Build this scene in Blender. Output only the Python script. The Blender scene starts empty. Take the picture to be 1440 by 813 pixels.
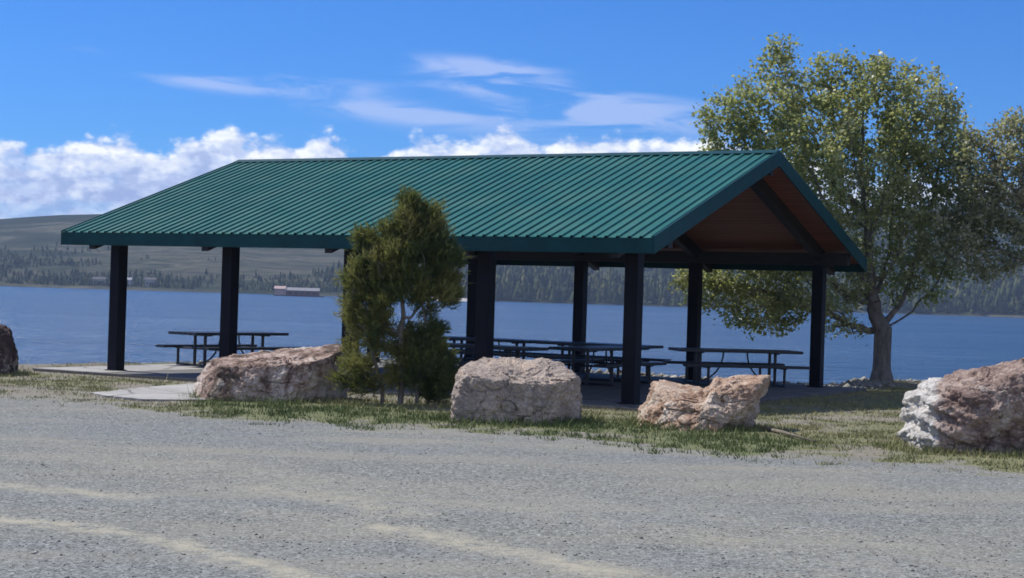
import bpy, bmesh, math, random
import numpy as np
from mathutils import Vector, Matrix

random.seed(7)
rng = np.random.default_rng(7)
C = bpy.context.scene.collection
SC = bpy.context.scene
R = math.radians

# ------------------------------------------------------------------ camera numbers (1440 x 813 photograph)
FPX, PITCH, ROLL, EYE = 2353.8, 0.0047, 0.0307, 1.7
_f = np.array([0, math.cos(PITCH), math.sin(PITCH)])
_u0 = np.array([0, -math.sin(PITCH), math.cos(PITCH)])
_r0 = np.array([1.0, 0, 0])
RT = _r0 * math.cos(ROLL) + _u0 * math.sin(ROLL)
UP = -_r0 * math.sin(ROLL) + _u0 * math.cos(ROLL)
FW = _f


def ray(px, py):
    d = FW + RT * ((px - 720) / FPX) + UP * ((406.5 - py) / FPX)
    return d


def on_ground(px, py, z=0.0):
    d = ray(px, py)
    t = (z - EYE) / d[2]
    return np.array([d[0] * t, d[1] * t, z])


def at(px, py, Y):
    d = ray(px, py)
    t = Y / d[1]
    return np.array([d[0] * t, Y, EYE + d[2] * t])


# pavilion frame: X to the right along the eave, Y away from the camera
PX, PY, YAW = 1.9616, 26.9655, 0.5232
BAY, W, OV, OG, ZE, ZR, FAS = 2.7718, 8.7449, 0.8048, 0.705, 2.6918, 4.4761, 0.2543
L = 4 * BAY
LX = np.array([math.cos(YAW), -math.sin(YAW)])
LY = np.array([math.sin(YAW), math.cos(YAW)])


def pav(x, y):
    p = np.array([PX, PY]) + LX * x + LY * y
    return float(p[0]), float(p[1])


def pav_local(X, Y):
    dx, dy = X - PX, Y - PY
    return dx * LX[0] + dy * LX[1], dx * LY[0] + dy * LY[1]


# ------------------------------------------------------------------ numpy noise
def _h(ix, iy, iz, s):
    n = (ix.astype(np.int64) * 374761393 + iy.astype(np.int64) * 668265263 + iz.astype(np.int64) * 2147483647 + s * 974634777)
    n = (n ^ (n >> 13)) * 1274126177
    n = n ^ (n >> 16)
    return (n & 0xFFFFFF).astype(np.float64) / float(0xFFFFFF)


def vnoise(x, y, z=None, s=0):
    x = np.asarray(x, float); y = np.asarray(y, float)
    z = np.zeros_like(x) if z is None else np.asarray(z, float)
    ix, iy, iz = np.floor(x), np.floor(y), np.floor(z)
    fx, fy, fz = x - ix, y - iy, z - iz
    fx, fy, fz = [q * q * q * (q * (q * 6 - 15) + 10) for q in (fx, fy, fz)]
    o = 0
    for a in (0, 1):
        for b in (0, 1):
            for c in (0, 1):
                w = (fx if a else 1 - fx) * (fy if b else 1 - fy) * (fz if c else 1 - fz)
                o = o + w * _h(ix + a, iy + b, iz + c, s)
    return o


def fbm(x, y, z=None, oct=4, s=0, gain=0.5):
    a, t, o, k = 1.0, 0.0, 0.0, 1.0
    for i in range(oct):
        o = o + a * vnoise(np.asarray(x) * k, np.asarray(y) * k, None if z is None else np.asarray(z) * k, s + i * 17)
        t += a; a *= gain; k *= 2.03
    return o / t


def sstep(a, b, x):
    t = np.clip((x - a) / (b - a), 0, 1)
    return t * t * (3 - 2 * t)


def poly_dist(X, Y, pts):
    """signed distance to an open polyline; positive on its left side"""
    best = np.full(X.shape, 1e9); sign = np.ones(X.shape)
    for (x0, y0), (x1, y1) in zip(pts[:-1], pts[1:]):
        dx, dy = x1 - x0, y1 - y0
        t = np.clip(((X - x0) * dx + (Y - y0) * dy) / (dx * dx + dy * dy), 0, 1)
        d = np.hypot(X - x0 - t * dx, Y - y0 - t * dy)
        c = dx * (Y - y0) - dy * (X - x0)
        m = d < best - 1e-9
        best = np.where(m, d, best); sign = np.where(m, np.sign(c), sign)
    return best * sign


# ------------------------------------------------------------------ object helpers
def link(name, me, mat=None, parent=None):
    o = bpy.data.objects.new(name, me)
    C.objects.link(o)
    if mat is not None:
        for m in (mat if isinstance(mat, (list, tuple)) else [mat]):
            me.materials.append(m)
    if parent is not None:
        o.parent = parent
    return o


def np_mesh(name, v, f, smooth=False, attrs=None):
    """f: (n,k) int array"""
    me = bpy.data.meshes.new(name)
    v = np.asarray(v, np.float32); f = np.asarray(f, np.int32)
    n, k = f.shape
    me.vertices.add(len(v)); me.vertices.foreach_set('co', v.ravel())
    me.loops.add(n * k); me.loops.foreach_set('vertex_index', f.ravel())
    me.polygons.add(n); me.polygons.foreach_set('loop_start', np.arange(0, n * k, k, dtype=np.int32))
    if smooth:
        me.polygons.foreach_set('use_smooth', np.ones(n, bool))
    me.update(calc_edges=True)
    for an, av in (attrs or {}).items():
        a = me.attributes.new(an, 'FLOAT', 'POINT')
        a.data.foreach_set('value', np.asarray(av, np.float32))
    return me


def tag(o, label=None, cat=None, group=None, kind=None):
    if label: o['label'] = label
    if cat: o['category'] = cat
    if group: o['group'] = group
    if kind: o['kind'] = kind
    return o


def empty(name, loc, rz=0.0):
    o = bpy.data.objects.new(name, None)
    C.objects.link(o)
    o.location = loc; o.rotation_euler = (0, 0, rz)
    return o


class MB:
    def __init__(s):
        s.bm = bmesh.new()

    def box(s, lo, hi, bev=0.0):
        lo, hi = Vector(lo), Vector(hi)
        g = bmesh.ops.create_cube(s.bm, size=1.0, matrix=Matrix.Translation((lo + hi) / 2) @ Matrix.Diagonal((*(hi - lo), 1)))
        if bev:
            ed = list({e for v in g['verts'] for e in v.link_edges})
            bmesh.ops.bevel(s.bm, geom=ed, offset=bev, segments=2, affect='EDGES', profile=0.6)
        return s

    def bar(s, a, b, w, h, up=(0, 0, 1), bev=0.0):
        """box from a to b, width w sideways, h along up"""
        a, b, up = Vector(a), Vector(b), Vector(up)
        d = (b - a); ln = d.length; d.normalize()
        sd = d.cross(up).normalized(); u2 = sd.cross(d).normalized()
        m = Matrix(((d.x, sd.x, u2.x, 0), (d.y, sd.y, u2.y, 0), (d.z, sd.z, u2.z, 0), (0, 0, 0, 1)))
        g = bmesh.ops.create_cube(s.bm, size=1.0, matrix=Matrix.Translation((a + b) / 2) @ m @ Matrix.Diagonal((ln, w, h, 1)))
        if bev:
            ed = list({e for v in g['verts'] for e in v.link_edges})
            bmesh.ops.bevel(s.bm, geom=ed, offset=bev, segments=2, affect='EDGES', profile=0.6)
        return s

    def tube(s, pts, r, n=8):
        pts = [Vector(p) for p in pts]
        rings = []
        for i, p in enumerate(pts):
            d = (pts[min(i + 1, len(pts) - 1)] - pts[max(i - 1, 0)]).normalized()
            a = Vector((0, 0, 1)) if abs(d.z) < 0.9 else Vector((1, 0, 0))
            x = d.cross(a).normalized(); y = d.cross(x).normalized()
            rr = r[i] if isinstance(r, (list, tuple)) else r
            rings.append([s.bm.verts.new(p + (x * math.cos(t) + y * math.sin(t)) * rr) for t in [2 * math.pi * k / n for k in range(n)]])
        for A, B in zip(rings[:-1], rings[1:]):
            for k in range(n):
                s.bm.faces.new((A[k], A[(k + 1) % n], B[(k + 1) % n], B[k]))
        s.bm.faces.new(rings[0][::-1]); s.bm.faces.new(rings[-1])
        return s

    def poly(s, pts, faces):
        vs = [s.bm.verts.new(p) for p in pts]
        for f in faces:
            s.bm.faces.new([vs[i] for i in f])
        return s

    def build(s, name, mat, parent=None, smooth=False):
        bmesh.ops.recalc_face_normals(s.bm, faces=s.bm.faces)
        me = bpy.data.meshes.new(name)
        s.bm.to_mesh(me); s.bm.free()
        if smooth:
            for p in me.polygons: p.use_smooth = True
        return link(name, me, mat, parent)


# ------------------------------------------------------------------ material helpers
def mat(name):
    m = bpy.data.materials.new(name); m.use_nodes = True
    nt = m.node_tree
    return m, nt, nt.nodes['Principled BSDF']


class N:
    def __init__(s, nt): s.nt = nt

    def n(s, typ, **kw):
        o = s.nt.nodes.new(typ)
        ins = kw.pop('ins', {})
        for k, v in kw.items(): setattr(o, k, v)
        for k, v in ins.items(): s.put(o.inputs[k], v)
        return o

    def put(s, sock, v):
        if isinstance(v, bpy.types.NodeSocket): s.nt.links.new(v, sock)
        elif isinstance(v, bpy.types.Node): s.nt.links.new(v.outputs[0], sock)
        else: sock.default_value = v

    def math(s, op, a, b=0.0, c=0.0, clamp=False):
        o = s.nt.nodes.new('ShaderNodeMath'); o.operation = op; o.use_clamp = clamp
        s.put(o.inputs[0], a); s.put(o.inputs[1], b); s.put(o.inputs[2], c)
        return o.outputs[0]

    def mix(s, f, a, b, blend='MIX'):
        o = s.nt.nodes.new('ShaderNodeMix'); o.data_type = 'RGBA'; o.blend_type = blend
        s.put(o.inputs[0], f)
        for i, v in ((6, a), (7, b)):
            if isinstance(v, tuple) and len(v) == 3: v = (*v, 1)
            s.put(o.inputs[i], v)
        return o.outputs[2]

    def ramp(s, f, stops, interp='LINEAR'):
        o = s.nt.nodes.new('ShaderNodeValToRGB'); e = o.color_ramp.elements
        o.color_ramp.interpolation = interp
        while len(e) < len(stops): e.new(0.5)
        for x, (p, c) in zip(e, stops):
            x.position = p
            x.color = (*c, 1) if isinstance(c, tuple) else (c, c, c, 1)
        s.put(o.inputs[0], f)
        return o.outputs[0]

    def noise(s, vec, scale, detail=4, rough=0.55, dist=0.0):
        o = s.n('ShaderNodeTexNoise', ins={'Scale': scale, 'Detail': detail, 'Roughness': rough, 'Distortion': dist})
        if vec is not None: s.put(o.inputs['Vector'], vec)
        return o.outputs[0]

    def voro(s, vec, scale, feature='F1', out='Distance', detail=0):
        o = s.n('ShaderNodeTexVoronoi', feature=feature)
        o.inputs['Scale'].default_value = scale
        o.inputs['Detail'].default_value = detail
        if vec is not None: s.put(o.inputs['Vector'], vec)
        return o.outputs[out]

    def mapr(s, v, a, b, c=0.0, d=1.0, smooth=True):
        o = s.n('ShaderNodeMapRange', interpolation_type='SMOOTHSTEP' if smooth else 'LINEAR')
        s.put(o.inputs[0], v)
        for i, q in zip((1, 2, 3, 4), (a, b, c, d)): s.put(o.inputs[i], q)
        return o.outputs[0]

    def scaled(s, vec, sc):
        o = s.n('ShaderNodeMapping'); s.put(o.inputs[0], vec); o.inputs['Scale'].default_value = sc
        return o.outputs[0]

    def obj(s): return s.n('ShaderNodeTexCoord').outputs['Object']
    def pos(s): return s.n('ShaderNodeNewGeometry').outputs['Position']

    def attr(s, name):
        return s.n('ShaderNodeAttribute', attribute_name=name).outputs['Fac']

    def bump(s, b, h, strength=0.5, dist=0.01):
        o = s.n('ShaderNodeBump', ins={'Strength': strength, 'Distance': dist, 'Height': h})
        s.put(b.inputs['Normal'], o.outputs[0])


def basic(name, col, rough=0.6, var=0.25, scale=6.0, metal=0.0, bump=0.0, bscale=40, spec=0.5):
    m, nt, b = mat(name); g = N(nt)
    co = g.obj()
    c = g.ramp(g.noise(co, scale, 5), [(0.3, tuple(x * (1 - var) for x in col)), (0.7, tuple(min(1, x * (1 + var)) for x in col))])
    g.put(b.inputs['Base Color'], c)
    b.inputs['Roughness'].default_value = rough; b.inputs['Metallic'].default_value = metal
    b.inputs['Specular IOR Level'].default_value = spec
    if bump: g.bump(b, g.noise(co, bscale, 4), bump, 0.005)
    return m


# ---- roof metal
def roof_mat():
    m, nt, b = mat('green_roof_metal'); g = N(nt); co = g.obj()
    st = g.noise(g.scaled(co, (6, 0.25, 0.25)), 1.5, 4)
    fine = g.noise(co, 1.2, 5)
    c = g.ramp(st, [(0.3, (0.018, 0.118, 0.096)), (0.7, (0.028, 0.150, 0.124))])
    c = g.mix(g.mapr(fine, 0.5, 0.8), c, (0.040, 0.150, 0.122))
    g.put(b.inputs['Base Color'], c)
    g.put(b.inputs['Roughness'], g.mapr(fine, 0.2, 0.8, 0.36, 0.5))
    b.inputs['Specular IOR Level'].default_value = 0.32
    sep = g.n('ShaderNodeSeparateXYZ', ins={0: co})
    fr = g.math('FRACT', g.math('DIVIDE', sep.outputs[1], 1.19))                     # lines of screws across each sheet
    scr = g.math('LESS_THAN', g.math('ABSOLUTE', g.math('SUBTRACT', fr, 0.5)), 0.010)
    lap = g.math('LESS_THAN', g.math('ABSOLUTE', g.math('SUBTRACT', g.math('FRACT', g.math('DIVIDE', sep.outputs[0], 0.8128)), 0.5)), 0.012)
    dirt = g.mapr(g.noise(g.scaled(co, (9, 0.7, 0.7)), 1.0, 5, 0.65), 0.5, 0.75, 0.0, 0.45)
    c = g.mix(dirt, c, (0.030, 0.075, 0.062))
    c = g.mix(g.math('MULTIPLY', scr, 0.35), c, (0.01, 0.05, 0.045))
    c = g.mix(g.math('MULTIPLY', lap, 0.4), c, (0.008, 0.045, 0.04))
    g.put(b.inputs['Base Color'], c)
    g.bump(b, g.noise(g.scaled(co, (2, 0.7, 0.7)), 3, 3), 0.3, 0.02)
    return m


M_roof = roof_mat()
M_fascia = basic('green_trim_metal', (0.005, 0.050, 0.056), 0.5, 0.2, 3, spec=0.2)
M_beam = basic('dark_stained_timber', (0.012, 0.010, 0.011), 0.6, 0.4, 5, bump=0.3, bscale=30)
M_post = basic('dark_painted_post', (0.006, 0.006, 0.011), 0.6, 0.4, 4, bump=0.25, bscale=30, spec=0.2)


def ceiling_mat():
    m, nt, b = mat('red_cedar_boards'); g = N(nt); co = g.obj()
    sep = g.n('ShaderNodeSeparateXYZ', ins={0: co})
    y = sep.outputs[1]
    bd = g.math('DIVIDE', y, 0.145)
    fr = g.math('FRACT', bd)
    idn = g.n('ShaderNodeTexWhiteNoise', noise_dimensions='1D', ins={'W': g.math('FLOOR', bd)}).outputs[0]
    grain = g.noise(g.scaled(co, (0.6, 14, 14)), 2.2, 5, 0.6, 0.6)
    c = g.ramp(grain, [(0.25, (0.20, 0.066, 0.042)), (0.55, (0.32, 0.115, 0.070)), (0.8, (0.42, 0.18, 0.11))])
    c = g.mix(g.mapr(idn, 0, 1, 0.0, 0.45), c, (0.17, 0.055, 0.025))
    gap = g.math('LESS_THAN', g.math('ABSOLUTE', g.math('SUBTRACT', fr, 0.5)), 0.46)
    c = g.mix(gap, (0.03, 0.012, 0.008), c)
    g.put(b.inputs['Base Color'], c)
    b.inputs['Roughness'].default_value = 0.55
    g.bump(b, g.math('ADD', gap, g.math('MULTIPLY', grain, 0.2)), 0.5, 0.006)
    return m


M_ceil = ceiling_mat()


def concrete_mat(name='pale_concrete', k=1.0):
    m, nt, b = mat(name); g = N(nt); co = g.pos()
    n1 = g.noise(co, 0.7, 6, 0.6); n2 = g.noise(co, 9, 5, 0.65)
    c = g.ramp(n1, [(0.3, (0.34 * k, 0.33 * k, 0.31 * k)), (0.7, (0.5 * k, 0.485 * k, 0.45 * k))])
    c = g.mix(g.mapr(n2, 0.35, 0.75, 0.0, 0.35), c, (0.22 * k, 0.21 * k, 0.19 * k))
    st = g.mapr(g.noise(co, 1.6, 6, 0.7, 0.8), 0.52, 0.66, 0.0, 0.55)
    c = g.mix(st, c, (0.24 * k, 0.22 * k, 0.19 * k))
    ck = g.voro(g.n('ShaderNodeVectorMath', operation='ADD', ins={0: co, 1: g.n('ShaderNodeTexNoise', ins={'Scale': 1.5, 'Detail': 4.0}).outputs['Color']}).outputs[0], 0.45, 'DISTANCE_TO_EDGE')
    c = g.mix(g.mapr(ck, 0.006, 0.016, 0.7, 0.0), c, (0.10 * k, 0.095 * k, 0.085 * k))
    g.put(b.inputs['Base Color'], c); b.inputs['Roughness'].default_value = 0.85
    g.bump(b, n2, 0.3, 0.01)
    return m


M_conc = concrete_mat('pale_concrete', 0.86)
M_conc_in = concrete_mat('shaded_concrete', 0.36)  # same concrete darkened: the shade under the roof is put into the slab colour

# ------------------------------------------------------------------ ground
# crest of the bank (beyond it the land falls to the lake), left to right
sl = lambda x, y: pav(x, y)
CREST = [(-700, 20), (-60, 26), (-20, 30.0), (-13, 32.0), (-10.4, 33.3), (-9.0, 34.3), sl(-L - 1.9, 4.0), sl(-L - 1.9, 9.9),
         sl(-L * 0.5, 9.9), sl(0.6, 9.9), (8.2, 38.1), (10.5, 38.0), (16, 37.2), (60, 33), (700, 20)]
EDGE_PX = [(-900, 535), (-60, 556), (60, 560), (135, 566), (240, 578), (330, 590), (430, 594), (520, 601), (645, 606), (760, 612), (860, 621),
           (960, 634), (1090, 642), (1200, 650), (1300, 652), (1380, 663), (1460, 672), (2400, 745)]
EDGE = [tuple(on_ground(*p)[:2]) for p in EDGE_PX]
TRACKS = [[(-80, 725), (0, 733), (110, 742), (230, 762), (330, 786), (440, 815)],
          [(540, 742), (600, 750), (700, 770), (790, 789), (890, 817)],
          [(-60, 676), (0, 680), (90, 689), (190, 697)],
          [(380, 686), (470, 700), (560, 722)],
          [(150, 700), (330, 714), (520, 742)],
          [(300, 655), (520, 690), (700, 712), (980, 750), (1200, 800)],
          [(0, 640), (400, 668), (700, 690), (1100, 742), (1400, 800)]]
TRACK_W = [0.16, 0.20, 0.22, 0.3, 0.3, 0.45, 0.4]
TRACK_A = [1.0, 0.95, 0.75, 0.5, 0.25, 0.25, 0.2]
TRACKS = [[tuple(on_ground(*p)[:2]) for p in t] for t in TRACKS]


def ground_z(X, Y):
    X = np.asarray(X, float); Y = np.asarray(Y, float)
    d = poly_dist(X, Y, CREST)  # positive beyond (left of left-to-right line)
    z = (fbm(X * 0.35, Y * 0.35, oct=4, s=3) - 0.5) * 0.05 + (fbm(X * 2.2, Y * 2.2, oct=2, s=9) - 0.5) * 0.012
    e = poly_dist(X, Y, EDGE)
    z = z + 0.04 * sstep(0.0, 1.2, e) * 1.0
    lx, ly = pav_local(X, Y)
    near = np.maximum(np.maximum(-L - 1.6 - lx, lx - 1.2), np.maximum(-1.3 - ly, ly - 9.6))
    z = np.where(near < 0.6, z * sstep(0.0, 0.6, near) - 0.02 * (1 - sstep(0.0, 0.6, near)), z)
    drop = sstep(0.0, 5.0, d + 0.25 * (fbm(X * 0.6, Y * 0.6, s=5) - 0.5)) * 2.4
    return z - drop


def grass_amount(X, Y):
    e = poly_dist(X, Y, EDGE); d = poly_dist(X, Y, CREST)
    n = fbm(X * 0.55, Y * 0.8, oct=4, s=21); n2 = fbm(X * 2.6, Y * 3.0, oct=3, s=33)
    g = sstep(-0.5, 0.8, e + 2.2 * (n2 - 0.5)) * (1 - sstep(0.2, 2.0, d))
    # lush strip along the lot edge, between the first and the fourth boulder
    xs = X / np.maximum(Y, 1) * FPX + 720
    lush = sstep(225, 320, xs) * (1 - sstep(1080, 1200, xs)) * (1 - sstep(1.6, 3.2, e))
    dry = 0.35 + 0.65 * sstep(0.42, 0.62, n)
    g = g * np.clip(dry * (0.55 + 0.7 * sstep(0.38, 0.6, n2)) + 0.6 * lush, 0, 1)
    lx, ly = pav_local(X, Y)
    bare = (lx < -4.6) & (ly < 0.3) & (ly > -2.1)              # trodden strip between path and slab
    g = np.where(bare & (xs < 300), g * 0.25, g)
    slab = (lx > -L - 1.4) & (lx < 0.9) & (ly > -0.9) & (ly < 9.5)
    g = np.where(slab, 0, g)
    pxs = [tuple(on_ground(*p)[:2]) for p in [(130, 559), (200, 566), (270, 567), (345, 566), (345, 538), (283, 542), (200, 549)]]
    ins = np.ones(X.shape, bool)
    for (x0, y0), (x1, y1) in zip(pxs, pxs[1:] + pxs[:1]):
        ins &= (x1 - x0) * (Y - y0) - (y1 - y0) * (X - x0) > -0.03
    g = np.where(ins, 0, g)
    return g, lush


xs_ = np.concatenate([-np.geomspace(700, 26, 26)[:-1], np.arange(-26, 26.01, 0.13), np.geomspace(26, 700, 26)[1:]])
ys_ = np.concatenate([np.array([-80, -50, -30, -18, -10, -5, 0, 3]), np.arange(5, 46, 0.13), np.array([47, 50, 55, 65])])
GX, GY = np.meshgrid(xs_, ys_)
GZ = ground_z(GX, GY)
ga, gl = grass_amount(GX, GY)
tr = np.zeros_like(GX)
for t, w, a in zip(TRACKS, TRACK_W, TRACK_A):
    dd = np.abs(poly_dist(GX, GY, t))
    wob = 0.5 + fbm(GX * 1.6, GY * 1.6, oct=3, s=55)
    tr = np.maximum(tr, a * (1 - sstep(0.25 * w, w * 1.5, dd / wob)))
nx, ny = len(xs_), len(ys_)
idx = np.arange(nx * ny).reshape(ny, nx)
gf = np.stack([idx[:-1, :-1], idx[:-1, 1:], idx[1:, 1:], idx[1:, :-1]], -1).reshape(-1, 4)
dcrest = poly_dist(GX, GY, CREST)
gme = np_mesh('ground', np.stack([GX, GY, GZ], -1).reshape(-1, 3), gf, True,
              {'grassy': ga.ravel(), 'lush': gl.ravel(), 'track': tr.ravel(), 'bank': sstep(-0.6, 1.0, dcrest).ravel(),
               'verge': sstep(-0.5, 0.9, poly_dist(GX, GY, EDGE)).ravel()})


def ground_mat():
    m, nt, b = mat('gravel_and_turf'); g = N(nt); co = g.pos()
    stones = g.n('ShaderNodeTexVoronoi', feature='F1', ins={'Scale': 44.0, 'Vector': co, 'Randomness': 1.0})
    stones2 = g.n('ShaderNodeTexVoronoi', feature='F1', ins={'Scale': 105.0, 'Vector': co, 'Randomness': 1.0})
    sc = g.n('ShaderNodeSeparateColor', ins={0: stones.outputs['Color']}).outputs[0]
    sc2 = g.n('ShaderNodeSeparateColor', ins={0: stones2.outputs['Color']}).outputs[1]
    v = g.math('ADD', g.math('MULTIPLY', sc, 0.6), g.math('MULTIPLY', sc2, 0.4))
    grav = g.ramp(v, [(0.12, (0.067, 0.071, 0.068)), (0.35, (0.130, 0.136, 0.128)), (0.6, (0.207, 0.215, 0.200)), (0.85, (0.32, 0.328, 0.300)), (0.97, (0.485, 0.495, 0.45))])
    big = g.noise(co, 0.35, 5, 0.6)
    streak = g.noise(g.scaled(co, (0.12, 0.9, 1)), 1.0, 5, 0.6)
    dustf = g.mapr(g.math('ADD', g.math('MULTIPLY', big, 0.5), g.math('MULTIPLY', streak, 0.6)), 0.46, 0.72)
    fine = g.noise(co, 55, 3, 0.7)
    dust = g.ramp(fine, [(0.3, (0.20, 0.19, 0.155)), (0.7, (0.34, 0.322, 0.262))])
    grav = g.mix(g.math('MULTIPLY', g.mapr(g.noise(g.scaled(co, (0.1, 0.35, 1)), 1.0, 4), 0.42, 0.6), 0.5), grav, g.mix(1.0, grav, (0.84, 0.92, 1.06), 'MULTIPLY'))
    c = g.mix(g.math('ADD', 0.10, g.math('MULTIPLY', dustf, 0.60)), grav, dust)
    tk = g.ramp(fine, [(0.25, (0.33, 0.305, 0.225)), (0.75, (0.50, 0.46, 0.345))])
    tn = g.mapr(g.noise(co, 5, 4), 0.3, 0.62)
    c = g.mix(g.math('MULTIPLY', g.math('MULTIPLY', g.attr('track'), tn), 0.75), c, tk)
    # verge: dry soil
    soil = g.ramp(g.noise(co, 14, 5, 0.7), [(0.3, (0.135, 0.12, 0.095)), (0.7, (0.29, 0.262, 0.205))])
    c = g.mix(g.math('MULTIPLY', g.attr('verge'), g.mapr(g.noise(co, 3.0, 5, 0.6), 0.25, 0.6, 0.45, 0.95)), c, soil)
    turf_n = g.noise(co, 6, 5, 0.7)
    turf = g.ramp(turf_n, [(0.3, (0.11, 0.12, 0.055)), (0.7, (0.22, 0.215, 0.11))])
    lush = g.ramp(turf_n, [(0.3, (0.095, 0.115, 0.045)), (0.7, (0.175, 0.19, 0.085))])
    turf = g.mix(g.attr('lush'), turf, lush)
    gm = g.mapr(g.math('ADD', g.attr('grassy'), g.math('MULTIPLY', g.math('SUBTRACT', g.noise(co, 8, 5, 0.7), 0.5), 0.9)), 0.3, 0.75)
    c = g.mix(g.math('MULTIPLY', gm, 0.85), c, turf)
    bank = g.ramp(g.noise(co, 11, 4, 0.7), [(0.3, (0.06, 0.055, 0.045)), (0.7, (0.2, 0.19, 0.16))])
    c = g.mix(g.math('MULTIPLY', g.attr('bank'), 0.6), c, bank)
    g.put(b.inputs['Base Color'], c)
    b.inputs['Roughness'].default_value = 0.95; b.inputs['Specular IOR Level'].default_value = 0.2
    h = g.math('ADD', g.math('MULTIPLY', g.math('SUBTRACT', 1.0, stones.outputs['Distance']), 0.9), g.math('MULTIPLY', g.math('SUBTRACT', 1.0, stones2.outputs['Distance']), 0.4))
    h = g.math('ADD', h, g.math('MULTIPLY', g.noise(co, 4, 4), 1.2))
    g.bump(b, h, 0.5, 0.010)
    return m


tag(link('ground', gme, ground_mat()), kind='structure')


def stones_mat():
    m, nt, b = mat('loose_stone'); g = N(nt)
    a = g.attr('shade')
    c = g.ramp(a, [(0.0, (0.12, 0.12, 0.115)), (0.3, (0.20, 0.20, 0.185)), (0.65, (0.29, 0.285, 0.258)), (0.9, (0.46, 0.44, 0.41)), (1.0, (0.62, 0.60, 0.57))])
    g.put(b.inputs['Base Color'], c); b.inputs['Roughness'].default_value = 0.9
    return m


# loose gravel lying on the lot: uncountable, one object
def scatter_stones(name, P, size, m):
    n = len(P)
    base = np.array([[0, 0, 1], [1, 0, 0], [0.3, 0.9, 0], [-0.8, 0.55, 0], [-0.75, -0.6, 0], [0.35, -0.95, 0], [0, 0, -0.6]])
    fb = np.array([[0, 1, 2], [0, 2, 3], [0, 3, 4], [0, 4, 5], [0, 5, 1], [6, 2, 1], [6, 3, 2], [6, 4, 3], [6, 5, 4], [6, 1, 5]])
    ang = rng.uniform(0, 6.28, n); ca, sa = np.cos(ang), np.sin(ang)
    B = base[None] * (1 + rng.uniform(-0.3, 0.3, (n, 7, 1)))
    B = B * (size[:, None, None] * np.stack([rng.uniform(0.8, 1.3, n), rng.uniform(0.6, 1.0, n), rng.uniform(0.4, 0.8, n)], -1)[:, None, :])
    X = B[..., 0] * ca[:, None] - B[..., 1] * sa[:, None]; Y = B[..., 0] * sa[:, None] + B[..., 1] * ca[:, None]
    V = np.stack([X + P[:, None, 0], Y + P[:, None, 1], B[..., 2] + P[:, None, 2]], -1).reshape(-1, 3)
    F = (fb[None] + 7 * np.arange(n)[:, None, None]).reshape(-1, 3)
    sh = np.repeat(rng.beta(2.2, 2.6, n), 7)
    return link(name, np_mesh(name, V, F, False, {'shade': sh}), m)


M_stone = stones_mat()
n = 12000
yy = 8.5 + (rng.random(n) ** 1.5) * 17; xx = rng.uniform(-0.36, 0.36, n) * yy
keep = (poly_dist(xx, yy, EDGE) < 0.25)
keep &= (fbm(xx * 0.4, yy * 0.9, oct=3, s=77) + rng.uniform(-0.25, 0.25, n)) > 0.42
tk = np.min([np.abs(poly_dist(xx, yy, t)) for t in TRACKS[:3]], axis=0)
keep &= tk > 0.16
xx, yy = xx[keep], yy[keep]
P = np.stack([xx, yy, ground_z(xx, yy) + 0.002], -1)
tag(scatter_stones('gravel', P, rng.gamma(2.2, 0.0021, len(P)) + 0.003, M_stone), kind='stuff')

# cobbles along the bank crest
n = 2600
t = rng.uniform(0, 1, n)
seg = np.array([sl(-L - 1.6, 5.0), sl(-L - 1.6, 9.9), sl(0.6, 9.9), (8.2, 38.2), (12, 38)])
cum = np.r_[0, np.cumsum(np.hypot(*np.diff(seg, axis=0).T))]; cum /= cum[-1]
bx = np.interp(t, cum, seg[:, 0]) + rng.normal(0, 0.3, n); by = np.interp(t, cum, seg[:, 1]) + rng.normal(0.1, 0.35, n)
P = np.stack([bx, by, ground_z(bx, by) + 0.01], -1)
lxx, lyy = pav_local(bx, by)
P = P[~((lxx > -L - 1.45) & (lxx < 0.95) & (lyy < 9.65))]
tag(scatter_stones('bank_cobbles', P, rng.gamma(3.0, 0.012, len(P)) + 0.02, M_stone), kind='stuff')

# ------------------------------------------------------------------ grass blades
def blades_mat():
    m, nt, b = mat('grass_blades'); g = N(nt); a = g.attr('tone')
    c = g.ramp(a, [(0.0, (0.085, 0.125, 0.04)), (0.35, (0.145, 0.18, 0.065)), (0.65, (0.24, 0.24, 0.10)), (1.0, (0.40, 0.35, 0.20))])
    g.put(b.inputs['Base Color'], c); b.inputs['Roughness'].default_value = 0.7
    b.inputs['Specular IOR Level'].default_value = 0.25
    return m


n = 620000
yy = rng.uniform(17.5, 39.0, n); xx = rng.uniform(-0.36, 0.36, n) * yy
g_, l_ = grass_amount(xx, yy)
clump = fbm(xx * 3.2, yy * 3.2, oct=3, s=91)
foot = np.zeros(n)
for px_, Y_, rx_, ry_ in ((383, 25.3, 1.15, 0.75), (727, 22.4, 1.0, 0.75), (988, 22.3, 0.95, 0.65), (1396, 19.9, 1.15, 0.8), (-24, 30.0, 0.9, 0.7), (562, 24.9, 0.9, 0.6), (1240, 37.4, 0.6, 0.5)):
    X_ = (px_ - 720) / FPX * Y_
    rr_ = np.hypot((xx - X_) / rx_, (yy - Y_) / ry_)
    foot = np.maximum(foot, sstep(1.25, 0.95, rr_) * sstep(0.55, 0.8, rr_))
g_ = np.clip(g_ + 0.7 * foot * (vnoise(xx * 4, yy * 4, None, 12) > 0.4), 0, 1)
k = rng.random(n) < np.clip(g_ * (0.15 + 1.2 * foot + 1.5 * sstep(0.4, 0.66, clump)), 0, 1) * 0.62
xx, yy, l_ = xx[k], yy[k], l_[k]; n = len(xx)
hh = rng.gamma(5, 0.0068, n) * (0.75 + 0.5 * l_) + 0.012
foot = foot[k]; hh *= 1 + 0.9 * foot
tall = rng.random(n) < 0.012; hh[tall] *= 2.6
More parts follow.
